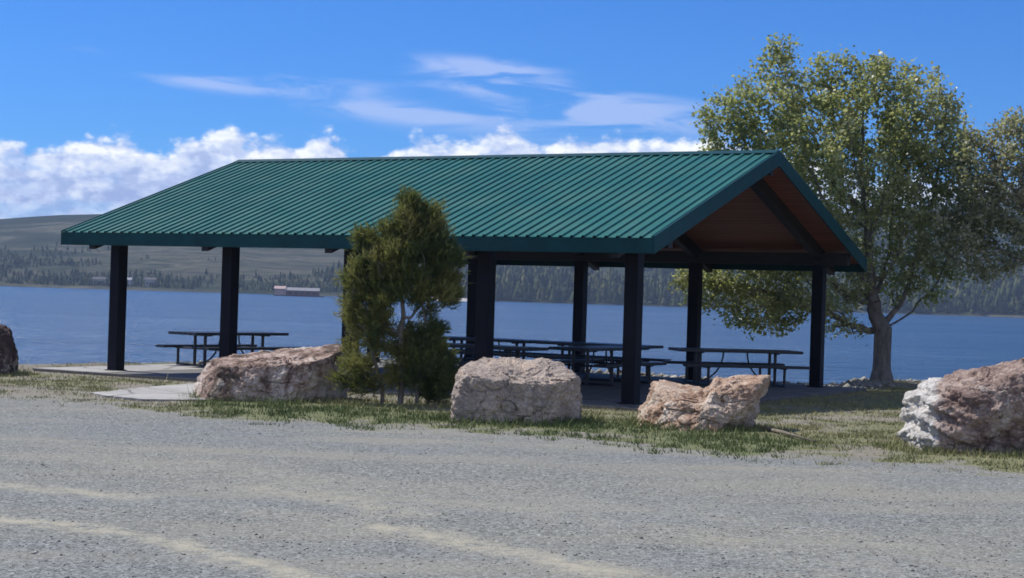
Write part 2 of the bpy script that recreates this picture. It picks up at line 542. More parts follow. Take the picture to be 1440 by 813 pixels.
ang = rng.uniform(0, math.pi, n); w = 0.005 + 0.004 * rng.random(n)
zz = ground_z(xx, yy) - 0.005
lean = rng.normal(0, 0.45, (n, 2)) * hh[:, None]
dx, dy = np.cos(ang) * w, np.sin(ang) * w
V = np.empty((n, 3, 3))
V[:, 0] = np.stack([xx - dx, yy - dy, zz], -1); V[:, 1] = np.stack([xx + dx, yy + dy, zz], -1)
V[:, 2] = np.stack([xx + lean[:, 0], yy + lean[:, 1], zz + hh], -1)
tone = np.clip(0.66 - 0.42 * l_ + rng.normal(0, 0.16, n) + 0.5 * (fbm(xx, yy, oct=2, s=44) - 0.5) + 0.25 * tall, 0, 1)
tag(link('grass', np_mesh('grass', V.reshape(-1, 3), np.arange(3 * n).reshape(-1, 3), False, {'tone': np.repeat(tone, 3)}), blades_mat()), kind='stuff')

# ------------------------------------------------------------------ concrete slab and path
b = MB(); b.box((-L - 1.35, -0.85, -0.25), (0.85, 9.45, 0.035), 0.012)
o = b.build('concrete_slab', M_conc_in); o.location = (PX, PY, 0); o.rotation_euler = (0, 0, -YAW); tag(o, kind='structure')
b = MB(); b.box((-L - 1.34, -0.84, 0.0), (-L + 0.42, 3.4, 0.0392), 0.0)  # paler overlay painting the sunlit left end of the slab
o = b.build('slab_lit_strip', M_conc); o.location = (PX, PY, 0); o.rotation_euler = (0, 0, -YAW); tag(o, kind='structure')
pp = [on_ground(*p) for p in [(126, 557), (200, 549), (283, 542), (345, 538), (345, 566), (270, 567), (200, 566), (150, 561)]]
fine_ = []
for p, q in zip(pp, pp[1:] + pp[:1]):
    for t in np.linspace(0, 1, 14, endpoint=False):
        fine_.append(p + (q - p) * t + np.array([*rng.normal(0, 0.018, 2), 0]))
pp = fine_
b = MB()
top = [(p[0], p[1], 0.05) for p in pp]; bot = [(p[0], p[1], -0.1) for p in pp]
m_ = len(pp)
b.poly(top + bot, [tuple(range(m_)), tuple(range(2 * m_ - 1, m_ - 1, -1))] + [(i, (i + 1) % m_, m_ + (i + 1) % m_, m_ + i) for i in range(m_)])
tag(b.build('concrete_path', M_conc), kind='structure')

# ------------------------------------------------------------------ pavilion
root = empty('picnic_pavilion', (PX, PY, 0.0), -YAW)
tag(root, 'open picnic shelter with a ribbed green metal gable roof on dark timber posts', 'pavilion')
PW = 0.235
SL = (ZR - ZE) / (W / 2 + OV)                      # slope
CS = 1 / math.sqrt(1 + SL * SL)


def zroof(y):                                      # top of roof sheet at local y
    return ZR - SL * abs(y - W / 2)


# height where things sit under the roof
T_CEIL = 0.07                                      # ceiling boards below sheet (vertical)
for row in (0.0, W):
    for i in range(5):
        b = MB(); top = zroof(row) - 0.42
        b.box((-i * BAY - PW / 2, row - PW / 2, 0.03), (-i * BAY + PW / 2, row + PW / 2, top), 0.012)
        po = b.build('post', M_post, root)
        b = MB(); b.box((-i * BAY - PW / 2 - 0.03, row - PW / 2 - 0.03, 0.034), (-i * BAY + PW / 2 + 0.03, row + PW / 2 + 0.03, 0.055), 0.004)
        b.build('base_plate', M_post, po)
    b = MB(); zt = zroof(row) - 0.16
    b.box((-L - OG + 0.08, row - 0.085, zroof(row) - 0.42), (OG - 0.08, row + 0.085, zroof(row) - 0.17), 0.008)
    b.build('eave_beam', M_beam, root)
# ridge beam
b = MB(); b.box((-L - OG + 0.1, W / 2 - 0.08, ZR - 0.42), (OG - 0.1, W / 2 + 0.08, ZR - 0.16), 0.008)
b.build('ridge_beam', M_beam, root)
# rafters at each post line
for i in range(5):
    for sgn in (-1, 1):
        b = MB()
        y0 = W / 2 + sgn * (W / 2 + OV - 0.06); y1 = W / 2 + sgn * 0.09
        dz = T_CEIL + 0.03
        x0, x1 = -i * BAY - 0.075, -i * BAY + 0.075
        dep = 0.27
        pts = [(x, y, z) for x in (x0, x1) for (y, z) in ((y0, zroof(y0) - dz), (y1, zroof(y1) - dz), (y1, zroof(y1) - dz - dep), (y0, zroof(y0) - dz - dep + 0.02))]
        b.poly(pts, [(0, 1, 2, 3), (7, 6, 5, 4), (0, 4, 5, 1), (1, 5, 6, 2), (2, 6, 7, 3), (3, 7, 4, 0)])
        b.build('rafter', M_beam, root)
# ceiling boards, one per slope
for sgn in (-1, 1):
    b = MB()
    y0 = W / 2 + sgn * (W / 2 + OV - 0.03); y1 = W / 2
    pts = [(x, y, zroof(y) - d) for x in (-L - OG + 0.03, OG - 0.03) for (y, d) in ((y0, 0.045), (y1, 0.045), (y1, T_CEIL + 0.03), (y0, T_CEIL + 0.03))]
    b.poly(pts, [(0, 1, 2, 3), (7, 6, 5, 4), (0, 4, 5, 1), (1, 5, 6, 2), (2, 6, 7, 3), (3, 7, 4, 0)])
    b.build('ceiling_boards', M_ceil, root)
# ribbed metal sheets
PITCHR = 0.2032
for sgn in (-1, 1):
    xsr = []; x = -L - OG
    prof = []
    while x < OG - 0.01:
        for dx, dz in ((0.0, 0.0), (0.062, 0.0), (0.080, 0.03), (0.122, 0.03), (0.140, 0.0)):
            if x + dx <= OG: prof.append((x + dx, dz))
        x += PITCHR
    prof.append((OG, 0.0))
    ye = W / 2 + sgn * (W / 2 + OV + 0.03); yr = W / 2 + sgn * 0.02
    b = MB(); bm = b.bm
    A = []; B = []
    for (x, dz) in prof:
        A.append((bm.verts.new((x, ye, zroof(ye) + dz)), bm.verts.new((x, yr, zroof(yr) + dz))))
        B.append((bm.verts.new((x, ye, zroof(ye) + dz - 0.012)), bm.verts.new((x, yr, zroof(yr) + dz - 0.012))))
    for k in range(len(prof) - 1):
        bm.faces.new((A[k][0], A[k + 1][0], A[k + 1][1], A[k][1]))
        bm.faces.new((B[k][1], B[k + 1][1], B[k + 1][0], B[k][0]))
        bm.faces.new((A[k][0], B[k][0], B[k + 1][0], A[k + 1][0]))
        bm.faces.new((A[k][1], A[k + 1][1], B[k + 1][1], B[k][1]))
    bm.faces.new((A[0][0], A[0][1], B[0][1], B[0][0])); bm.faces.new((A[-1][0], B[-1][0], B[-1][1], A[-1][1]))
    b.build('roof_sheet', M_roof, root)
# ridge cap
b = MB()
hw = 0.17
sec = [(W / 2 - hw, zroof(W / 2 - hw) + 0.036), (W / 2, ZR + 0.045), (W / 2 + hw, zroof(W / 2 + hw) + 0.036), (W / 2 + hw, zroof(W / 2 + hw) + 0.026), (W / 2, ZR + 0.032), (W / 2 - hw, zroof(W / 2 - hw) + 0.026)]
pts = [(x, y, z) for x in (-L - OG - 0.012, OG + 0.012) for (y, z) in sec]
b.poly(pts, [(0, 1, 4, 5), (1, 2, 3, 4), (11, 10, 7, 6), (10, 9, 8, 7), (0, 6, 7, 1), (1, 7, 8, 2), (2, 8, 9, 3), (3, 9, 10, 4), (4, 10, 11, 5), (5, 11, 6, 0)])
b.build('ridge_cap', M_fascia, root)
# eave fascia (vertical) and rake fascia
for sgn in (-1, 1):
    ye = W / 2 + sgn * (W / 2 + OV)
    b = MB(); b.box((-L - OG, ye - 0.02, ZE - FAS), (OG, ye + 0.02, ZE - 0.016), 0.005)
    b.build('eave_fascia', M_fascia, root)
    for x in (-L - OG - 0.03, OG + 0.005):
        b = MB(); y1 = W / 2 + (0.0 if sgn < 0 else 0.0)
        yo = W / 2 + sgn * (W / 2 + OV + 0.022)
        pts = [(xx_, y, z) for xx_ in (x, x + 0.028) for (y, z) in ((yo, zroof(yo) + 0.028), (y1, ZR + 0.028), (y1, ZR - 0.25), (yo, zroof(yo) - 0.25))]
        b.poly(pts, [(0, 1, 2, 3), (7, 6, 5, 4), (0, 4, 5, 1), (1, 5, 6, 2), (2, 6, 7, 3), (3, 7, 4, 0)])
        b.build('rake_fascia', M_fascia, root)

# ------------------------------------------------------------------ picnic tables
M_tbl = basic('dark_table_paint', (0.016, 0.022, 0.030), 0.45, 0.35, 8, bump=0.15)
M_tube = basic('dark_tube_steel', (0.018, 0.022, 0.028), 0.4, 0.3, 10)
TL = 2.6


def make_table():
    root = empty('picnic_table', (0, 0, 0))
    b = MB()
    for k in range(5):
        y = -0.36 + k * 0.18
        b.box((-TL / 2, y - 0.083, 0.698), (TL / 2, y + 0.083, 0.757), 0.006)
    b.build('tabletop', M_tbl, root)
    for s in (-1, 1):
        b = MB()
        for k in (0, 1):
            y = s * 0.70 + (k - 0.5) * 0.15
            b.box((-TL / 2, y - 0.068, 0.410), (TL / 2, y + 0.068, 0.465), 0.006)
        b.build('bench', M_tbl, root)
    for s in (-1, 1):
        x = s * TL * 0.31
        b = MB()
        for q in (-1, 1):
            b.tube([(x, q * 0.16, 0.035), (x, q * 0.16, 0.70)], 0.034)
            b.tube([(x, q * 0.70, 0.05), (x, q * 0.70, 0.41)], 0.030)
        b.tube([(x, -0.36, 0.695), (x, 0.36, 0.695)], 0.022)
        b.tube([(x, -0.78, 0.405), (x, 0.78, 0.405)], 0.022)
        b.tube([(x, -0.74, 0.06), (x, 0.74, 0.06)], 0.024)
        b.build('end_frame', M_tube, root)
        b = MB()
        arc = [(x - s * 0.62 * (1 - math.cos(t)), 0.0, 0.12 + 0.575 * math.sin(t)) for t in [i * math.pi / 16 for i in range(9)]]
        arc = [(x - s * 0.55 * math.sin(t), 0.0, 0.10 + 0.60 * (1 - math.cos(t))) for t in [i * math.pi / 16 for i in range(9)]]
        b.tube(arc, 0.018)
        b.build('brace', M_tube, root)
    return root


def copy_tree(o, parent=None):
    c = o.copy(); C.objects.link(c)
    if parent is not None: c.parent = parent
    for ch in list(o.children): copy_tree(ch, c)
    return c


def dirang(deg):                       # heading of the long axis, degrees clockwise from straight ahead
    return R(90 - deg)


tabs = [((at(322, 466, 35.6)[0], 35.7), 39, 'lone dark picnic table at the left end of the shelter, seen across a post'),
        ((-0.62, 31.9), 120, 'dark picnic table in front of the lake side tables, crossed by the thick doubled post'),
        ((1.78, 33.15), 31, 'dark picnic table turned end on behind the flat topped pale boulder'),
        (pav(-7.2, 7.6), 120, 'dark picnic table at the lake side, just right of the thick doubled post'),
        (pav(-4.45, 7.6), 120, 'dark picnic table at the lake side seen behind the near corner post'),
        ((4.62, 34.33), 78, 'dark picnic table with curved braces behind the orange boulder at the right end')]
proto = make_table()
for i, ((x, y), a, lab) in enumerate(tabs):
    o = proto if i == 0 else copy_tree(proto)
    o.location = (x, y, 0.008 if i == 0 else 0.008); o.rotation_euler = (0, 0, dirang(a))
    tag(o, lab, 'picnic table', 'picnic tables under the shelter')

# ------------------------------------------------------------------ boulders
def boulder(name, bodies, seed, amp, mat_, loc, rz, label, strata=0.0, sub=7, facets=9):
    bm = bmesh.new(); bmesh.ops.create_icosphere(bm, subdivisions=sub, radius=1.0)
    me = bpy.data.meshes.new(name); bm.to_mesh(me); bm.free()
    nv = len(me.vertices); d = np.empty(nv * 3); me.vertices.foreach_get('co', d); d = d.reshape(-1, 3)
    c0 = np.array(bodies[0][0], float) if len(bodies) == 1 else np.mean([q[0] for q in bodies], axis=0)

    def F(p):
        out = None
        for c, planes, pw in bodies:
            s = 0
            for nrm, off in planes:
                nn = np.array(nrm, float); nn /= np.linalg.norm(nn)
                s = s + np.maximum((p - np.array(c)) @ nn / off, 0) ** pw
            v = s ** (1 / pw) - 1
            out = v if out is None else -np.log(np.exp(-8 * out) + np.exp(-8 * v)) / 8
        return out
    lo, hi = np.full(nv, 0.01), np.full(nv, 4.0)
    for _ in range(40):
        md = (lo + hi) / 2; ins = F(c0 + d * md[:, None]) < 0
        lo = np.where(ins, md, lo); hi = np.where(ins, hi, md)
    p = c0 + d * lo[:, None]
    rg = np.random.default_rng(seed)
    low = p[:, 2].min()
    for rnd_, (cnt, k0, k1) in enumerate(((facets, 0.86, 0.97), (facets * 3, 0.94, 0.99))):      # broken faces: flats cut by random planes
        for _ in range(cnt):
            nn = rg.normal(size=3); nn[2] = nn[2] * 0.8 + 0.15; nn /= np.linalg.norm(nn)
            cc = c0 + rg.normal(0, 0.16, 3)
            h = (p - cc) @ nn; lim = h.max() * rg.uniform(k0, k1)
            ex = np.maximum(h - lim, 0)
            p = p - nn * (ex * 0.94)[:, None]
    q = p + seed * 7.3
    rid = 1 - np.abs(2 * fbm(q[:, 0] * 2.6, q[:, 1] * 2.6, q[:, 2] * 2.6, 4, seed) - 1)
    n1 = fbm(q[:, 0] * 1.3, q[:, 1] * 1.3, q[:, 2] * 1.3, 3, seed + 5)
    n2 = fbm(q[:, 0] * 8, q[:, 1] * 8, q[:, 2] * 8, 5, seed + 8, 0.62)
    n3 = np.floor(fbm(q[:, 0] * 3, q[:, 1] * 3, q[:, 2] * 4.5, 3, seed + 3) * 10) / 10      # broken steps
    crack = np.abs(fbm(q[:, 0] * 2.1, q[:, 1] * 2.1, q[:, 2] * 3.4, 3, seed + 31) - 0.5)
    disp = amp * (0.8 * (n1 - 0.5) + 0.45 * (rid - 0.6) + 0.7 * (n2 - 0.5) + 0.8 * (n3 - 0.5) - 0.28 * (1 - sstep(0.0, 0.022, crack)))
    if strata:
        zz_ = (p[:, 2] + 0.22 * p[:, 0] + 0.16 * (n1 - 0.5) + 0.1 * (n2 - 0.5)) * 9
        zz2 = zz_ * 2.3 + 3 * n1
        lay = (np.abs((zz_ % 2) - 1) - 0.5) + 0.5 * (np.abs((zz2 % 2) - 1) - 0.5)
        disp += strata * lay * sstep(0.1, -0.55, p[:, 0])
    p = p + d * disp[:, None]
    me.vertices.foreach_set('co', p.astype(np.float32).ravel())
    me.polygons.foreach_set('use_smooth', np.ones(len(me.polygons), bool)); me.update()
    o = link(name, me, mat_)
    o.location = loc; o.rotation_euler = (0, 0, rz)
    return tag(o, label, 'boulder', 'boulders along the lot edge')


def rock_mat(name, stops, spot, scale=2.2, white_x=None, vein=(0.60, 0.54, 0.47)):
    m, nt, b = mat(name); g = N(nt); co = g.obj()
    n1 = g.noise(co, scale, 6, 0.62, 0.6); n2 = g.noise(co, scale * 4.2, 6, 0.7); n3 = g.noise(co, 38, 4, 0.7)
    f = g.math('ADD', g.math('MULTIPLY', n1, 0.62), g.math('MULTIPLY', n2, 0.38))
    c = g.ramp(f, stops)
    c = g.mix(g.mapr(g.noise(co, scale * 1.4, 5, 0.7, 1.2), 0.56, 0.68, 0.0, 0.8), c, vein)
    c = g.mix(g.mapr(g.noise(co, 5.5, 6, 0.75), 0.56, 0.66, 0.0, 0.85), c, spot)
    if white_x is not None:
        sx = g.n('ShaderNodeSeparateXYZ', ins={0: co}).outputs[0]
        e = g.math('ADD', sx, g.math('MULTIPLY', g.math('SUBTRACT', n1, 0.5), 0.55))
        c = g.mix(g.mapr(e, white_x - 0.05, white_x + 0.06, 1.0, 0.0), c, g.ramp(n2, [(0.35, (0.36, 0.33, 0.30)), (0.6, (0.68, 0.65, 0.60))]))
    c = g.mix(0.35, c, g.ramp(n3, [(0.3, 0.12), (0.7, 0.9)]), 'OVERLAY')
    g.put(b.inputs['Base Color'], c); b.inputs['Roughness'].default_value = 0.92; b.inputs['Specular IOR Level'].default_value = 0.2
    vo = g.voro(g.scaled(co, (1, 1, 1.4)), 9, 'DISTANCE_TO_EDGE')
    g.bump(b, g.math('ADD', g.math('ADD', g.math('MULTIPLY', n2, 1.0), g.math('MULTIPLY', n3, 0.35)), g.mapr(vo, 0.0, 0.06, -0.25, 0.0)), 0.9, 0.05)
    return m


RK1 = rock_mat('pink_brown_rock', [(0.40, (0.10, 0.075, 0.06)), (0.46, (0.25, 0.175, 0.14)), (0.51, (0.45, 0.335, 0.28)), (0.58, (0.64, 0.55, 0.475))], (0.075, 0.065, 0.045), 1.5)
RK2 = rock_mat('pale_grey_rock', [(0.36, (0.24, 0.195, 0.165)), (0.48, (0.41, 0.345, 0.295)), (0.55, (0.54, 0.43, 0.335)), (0.66, (0.66, 0.57, 0.47))], (0.13, 0.10, 0.095), 1.3)
RK3 = rock_mat('orange_rock', [(0.36, (0.29, 0.175, 0.12)), (0.46, (0.46, 0.315, 0.225)), (0.53, (0.58, 0.45, 0.345)), (0.62, (0.68, 0.585, 0.485))], (0.28, 0.15, 0.09), 2.4)
RK4 = rock_mat('brown_rock_white_end', [(0.36, (0.12, 0.08, 0.068)), (0.46, (0.26, 0.185, 0.155)), (0.55, (0.41, 0.315, 0.265)), (0.65, (0.55, 0.46, 0.40))], (0.07, 0.045, 0.045), 1.8, white_x=-0.62)
RK0 = rock_mat('dark_brown_rock', [(0.3, (0.05, 0.035, 0.035)), (0.5, (0.10, 0.07, 0.065)), (0.7, (0.2, 0.15, 0.13))], (0.03, 0.025, 0.025), 2.0)


def bloc(px, Y):
    p = at(px, 560, Y); return float(p[0]), float(Y)


def aim(x, y): return -math.atan2(x, y)


bot = ((0, 0, -1), 0.62)
x, y = bloc(383, 25.3)
boulder('boulder', [((0, 0, 0.30), [((-0.11, -0.20, 1), 0.36), ((-1, -0.2, 0.25), 0.98), ((1, -0.15, 0.10), 1.02), ((-0.12, -1, 0.45), 0.50), ((-0.8, -1, 0.45), 0.86), ((0.8, -1, -0.12), 0.66), ((0, 1, 0.2), 0.65), ((-0.9, -0.1, 1), 0.80), bot], 26)], 3, 0.15, RK1,
        (x, y, 0), aim(x, y), 'long pinkish brown boulder with dark patches between the concrete path and the juniper')
x, y = bloc(727, 22.4)
boulder('boulder', [((0, 0, 0.36), [((0.06, -0.30, 1), 0.35), ((-0.14, -1, 0.10), 0.52), ((0.85, -1, -0.06), 0.60), ((-1, -0.1, 0.12), 0.83), ((1, 0, 0.06), 0.84), ((0, 1, 0), 0.62), bot, ((0.8, 0, 0.9), 0.74), ((-0.8, -0.1, 0.9), 0.78)], 30)], 11, 0.17, RK2,
        (x, y, 0), aim(x, y), 'flat topped pale boulder with a shaded front, right of the juniper')
x, y = bloc(988, 22.3)
boulder('boulder', [((-0.27, 0, 0.22), [((0.16, -0.2, 1), 0.29), ((-1, -0.2, 0.35), 0.44), ((1, 0, 0.3), 0.44), ((-0.1, -1, 0.75), 0.42), ((0, 1, 0.2), 0.45), bot, ((-0.6, -0.7, 0.5), 0.42)], 10),
                    ((0.34, 0, 0.36), [((-0.05, -0.15, 1), 0.31), ((1, -0.2, -0.25), 0.36), ((0.1, -1, 0.65), 0.37), ((0, 1, 0.1), 0.42), ((-1, 0, 0.4), 0.30), bot, ((0.6, -0.4, -0.7), 0.36)], 10)], 5, 0.20, RK3,
        (x, y, 0), aim(x, y), 'orange tan two humped boulder, smallest of the row', facets=3)
x, y = bloc(1396, 19.9)
boulder('boulder', [((0, 0, 0.45), [((-0.26, -0.20, 1), 0.48), ((-1, -0.15, 0.06), 0.93), ((1, 0, 0.1), 1.1), ((-0.1, -1, 0.45), 0.55), ((0.35, -1, -0.5), 0.50), ((-0.75, -0.8, 0.2), 0.84), ((0, 1, 0.1), 0.7), ((-0.8, 0, 0.7), 0.92), bot], 20)], 17, 0.17, RK4,
        (x, y, 0), aim(x, y), 'big brown boulder with a layered white left end, cut by the right frame edge', strata=0.075)
x, y = bloc(-24, 30.0)
boulder('boulder', [((0, 0, 0.4), [((0.1, -0.1, 1), 0.50), ((-1, 0, 0.1), 0.8), ((1, -0.2, 0.1), 0.50), ((0.2, -1, 0.1), 0.5), ((0, 1, 0), 0.5), bot, ((0.7, 0, 0.7), 0.62)], 12)], 23, 0.13, RK0,
        (x, y, 0), aim(x, y), 'dark brown boulder at the left frame edge in front of the lake')

# ------------------------------------------------------------------ tree machinery
def tubes_np(segs, n=6):
    """segs: list of (p0,p1,r0,r1) -> verts, quads"""
    S = len(segs)
    p0 = np.array([s[0] for s in segs]); p1 = np.array([s[1] for s in segs])
    r0 = np.array([s[2] for s in segs]); r1 = np.array([s[3] for s in segs])
    d = p1 - p0; d /= np.maximum(np.linalg.norm(d, axis=1, keepdims=True), 1e-9)
    a = np.where(np.abs(d[:, 2:3]) < 0.9, np.array([[0, 0, 1.0]]), np.array([[1.0, 0, 0]]))
    x = np.cross(d, a); x /= np.linalg.norm(x, axis=1, keepdims=True); y = np.cross(d, x)
    p1 = p1 + d * np.minimum(0.4 * r1, 0.08)[:, None]
    th = np.arange(n) * 2 * math.pi / n
    ring = x[:, None] * np.cos(th)[None, :, None] + y[:, None] * np.sin(th)[None, :, None]
    V = np.concatenate([p0[:, None] + ring * r0[:, None, None], p1[:, None] + ring * r1[:, None, None]], 1).reshape(-1, 3)
    k = np.arange(n); k2 = (k + 1) % n
    q = np.stack([k, k2, n + k2, n + k], -1)
    Fq = (q[None] + (2 * n) * np.arange(S)[:, None, None]).reshape(-1, 4)
    return V, Fq


def colonize(att, base_pts, step=0.22, infl=2.6, kill=0.35, iters=90):
    P = [np.array(p, float) for p in base_pts]; par = [-1] + list(range(len(base_pts) - 1))
    att = att.copy()
    nearest = np.zeros(len(att), int); nd = np.full(len(att), 1e9); start = len(P) - 1
    occupied = set()
    for _ in range(iters):
        if len(att) == 0: break
        A2 = np.array(P[start:])                       # only the nodes added last round can be nearer
        D = np.linalg.norm(att[:, None] - A2[None], axis=2)
        j = D.argmin(1); dm = D[np.arange(len(att)), j]
        b = dm < nd
        nearest[b] = j[b] + start; nd[b] = dm[b]
        k = nd > kill
        att, nearest, nd = att[k], nearest[k], nd[k]
        start = len(P)
        acc = {}
        for i in np.nonzero(nd < infl)[0]:
            v = att[i] - P[nearest[i]]; acc.setdefault(int(nearest[i]), []).append(v / (np.linalg.norm(v) + 1e-9))
        for q, vs in acc.items():
            v = np.sum(vs, 0) / len(vs) + np.array([0, 0, 0.06]) + rng.normal(0, 0.16, 3); v /= np.linalg.norm(v) + 1e-9
            p = P[q] + v * step
            key = tuple(np.round(p / (step * 0.45)).astype(int))
            if key in occupied: continue
            occupied.add(key)
            P.append(p); par.append(q)
        if len(P) == start: break
    return np.array(P), np.array(par)


def pipe(P, par, tip, trunk):
    """pipe-model radii from tip radius to trunk radius"""
    n = len(P); ch = np.zeros(n, int); cnt = np.zeros(n)
    for j in range(n):
        if par[j] >= 0: ch[par[j]] += 1
    for j in range(n - 1, -1, -1):
        if ch[j] == 0: cnt[j] = 1
        if par[j] >= 0: cnt[par[j]] += cnt[j] * 1.004
    e = math.log(trunk / tip) / math.log(max(cnt[3], 2))
    return tip * cnt ** e, ch


def bark_mat(name, c0, c1, sc=9):
    m, nt, b = mat(name); g = N(nt); co = g.obj()
    n1 = g.noise(g.scaled(co, (1, 1, 0.3)), sc, 6, 0.7)
    g.put(b.inputs['Base Color'], g.ramp(n1, [(0.3, c0), (0.7, c1)])); b.inputs['Roughness'].default_value = 0.9
    g.bump(b, n1, 0.9, 0.04)
    return m


def leaf_mat(name, stops, trans=0.35, rough=0.5):
    m, nt, b = mat(name); g = N(nt)
    c = g.ramp(g.attr('tone'), stops)
    g.put(b.inputs['Base Color'], c); b.inputs['Roughness'].default_value = rough
    b.inputs['Specular IOR Level'].default_value = 0.3
    tr_ = g.n('ShaderNodeBsdfTranslucent', ins={'Color': g.mix(0.5, c, (0.42, 0.46, 0.10))})
    mx = g.n('ShaderNodeMixShader', ins={0: trans, 1: b.outputs[0], 2: tr_.outputs[0]})
    g.put(nt.nodes['Material Output'].inputs['Surface'], mx.outputs[0])
    return m


def in_ell(n, ells, Y, dscale=0.9):
    """points inside ellipsoids given in photo pixels at distance Y, depth = mean radius"""
    k = Y / FPX
    vols = np.array([e[2] * e[3] * (e[4] if len(e) > 4 else 1) for e in ells], float); vols /= vols.sum()
    out = []
    for e, v in zip(ells, vols):
        m_ = max(1, int(n * v)); q = rng.normal(size=(m_, 3)); q /= np.linalg.norm(q, axis=1, keepdims=True)
        q *= rng.random((m_, 1)) ** (1 / 2.6)
        c = at(e[0], e[1], Y)
        dep = dscale * (e[2] + e[3]) / 2
        out.append(c + q * np.array([e[2] * k, dep * k, e[3] * k]) + np.array([0, e[5] if len(e) > 5 else 0.0, 0]))
    return np.concatenate(out)


def leaves_np(P, size, aspect=0.75, updir=0.25):
    n = len(P)
    nrm = rng.normal(size=(n, 3)); nrm[:, 2] = np.abs(nrm[:, 2]) * 0.9 + updir; nrm /= np.linalg.norm(nrm, axis=1, keepdims=True)
    t = rng.normal(size=(n, 3)); t[:, 2] -= 0.6; t -= nrm * (t * nrm).sum(1, keepdims=True); t /= np.linalg.norm(t, axis=1, keepdims=True)
    s = np.cross(nrm, t); L_ = size[:, None]; w = L_ * aspect * 0.5
    V = np.stack([P, P + t * L_ * 0.42 + s * w + nrm * L_ * 0.06, P + t * L_, P + t * L_ * 0.42 - s * w + nrm * L_ * 0.06], 1).reshape(-1, 3)
    return V, np.arange(4 * n).reshape(-1, 4)


def broad_tree(px_base, Y, ells, natt, fork, nleaf, size, mats, label, name, per=None, kill=0.25, trunk_r=0.2, group=None, lean=0.0, infl=2.6):
    base = at(px_base, 500, Y); zb = float(ground_z(np.array([base[0]]), np.array([Y]))[0])
    base = np.array([base[0], Y, zb - 0.05])
    att = in_ell(natt, ells, Y)
    att = att[att[:, 2] > zb + 0.9]
    tp = [base + np.array([lean * t, 0.02 * math.sin(t * 4), t * fork]) for t in np.linspace(0, 1, 7)]
    P_, par = colonize(att, tp, step=0.17, kill=kill, infl=infl, iters=160)
    r, ch = pipe(P_, par, 0.006, trunk_r)
    kids = {}
    for j in range(1, len(P_)): kids.setdefault(int(par[j]), []).append(j)
    for q in range(len(P_)):
        ks = sorted(kids.get(q, []), key=lambda j: -r[j])
        for o_, j in enumerate(ks):
            if r[q] > 0.045: r[j] = max(r[j], r[q] * (0.86 if o_ == 0 else (0.42 if o_ < 2 else 0.15)))
    r[0] *= 1.5; r[1] *= 1.12
    P_ = P_ - base
    big_ = {}
    for j in range(1, len(P_)):
        if par[j] not in big_ or r[j] > r[big_[par[j]]]: big_[par[j]] = j
    segs = [(P_[par[j]], P_[j], r[par[j]] if big_[par[j]] == j else min(r[par[j]], r[j] * 1.4), r[j]) for j in range(1, len(P_))]
    V, Fq = tubes_np(segs, 7)
    ro = empty(name, base)
    link('trunk', np_mesh('trunk', V, Fq, True), mats[0], ro)
    thin = np.nonzero(r < max(0.022, np.quantile(r, 0.6)))[0]
    w = np.where(ch[thin] == 0, 3.0, 1.0); w /= w.sum()
    pick = rng.choice(thin, nleaf, p=w)
    tpar = P_[np.maximum(par[pick], 0)]
    f = rng.random((nleaf, 1))
    lp = P_[pick] * f + tpar * (1 - f) + rng.normal(0, 0.12, (nleaf, 3)) * np.array([1, 1, 0.9])
    sz = rng.normal(size, size * 0.3, nleaf).clip(size * 0.4)
    V, Fq = leaves_np(lp, sz)
    cl = fbm(lp[:, 0] * 0.9, lp[:, 1] * 0.9, lp[:, 2] * 0.9, 3, 61)
    tone = np.clip(0.5 + 1.5 * (cl - 0.5) + rng.normal(0, 0.2, nleaf), 0, 1)
    link('crown', np_mesh('crown', V, Fq, False, {'tone': np.repeat(tone, 4)}), mats[1], ro)
    tag(ro, label, 'tree', group)
    return ro


M_bark = bark_mat('grey_bark', (0.07, 0.06, 0.055), (0.26, 0.235, 0.21))
M_leaf = leaf_mat('cottonwood_leaf', [(0.0, (0.19, 0.215, 0.105)), (0.35, (0.31, 0.335, 0.16)), (0.65, (0.43, 0.44, 0.22)), (1.0, (0.58, 0.57, 0.40))], 0.55, 0.35)
M_leaf2 = leaf_mat('silvery_leaf', [(0.0, (0.19, 0.21, 0.13)), (0.5, (0.34, 0.34, 0.23)), (1.0, (0.52, 0.48, 0.38))], 0.5)

ells = [(1195, 205, 150, 105, 1.0), (1085, 165, 80, 80, 1.0), (1092, 85, 32, 45, 1.0), (1165, 100, 45, 40, 0.8), (1240, 115, 55, 45, 0.8), (1300, 165, 62, 72, 0.9),
        (1020, 175, 38, 50, 0.9), (1010, 240, 40, 50, 1.0), (1130, 290, 105, 90, 1.1), (1245, 310, 85, 85, 1.0), (1330, 235, 45, 65, 0.7), (1060, 380, 85, 50, 1.0),
        (1010, 400, 60, 35, 0.9), (1125, 415, 75, 42, 1.3), (1085, 450, 34, 26, 1.2), (1195, 470, 26, 36, 1.3), (1170, 430, 40, 40, 1.0), (1220, 395, 55, 45, 1.0), (1300, 340, 55, 55, 0.9), (1345, 285, 40, 50, 0.9), (1280, 400, 50, 40, 0.9), (1000, 165, 30, 30, 1.0), (1005, 395, 60, 45, 1.5), (1070, 425, 65, 48, 1.7), (1290, 270, 70, 90, 0.8), (1340, 200, 40, 60, 0.6), (1330, 390, 35, 30, 0.5)]
broad_tree(1240, 37.4, ells, 3000, 1.2, 62000, 0.084, (M_bark, M_leaf),
           'big leafy tree with a short grey trunk on the bank right of the shelter', 'broadleaf_tree', trunk_r=0.205)
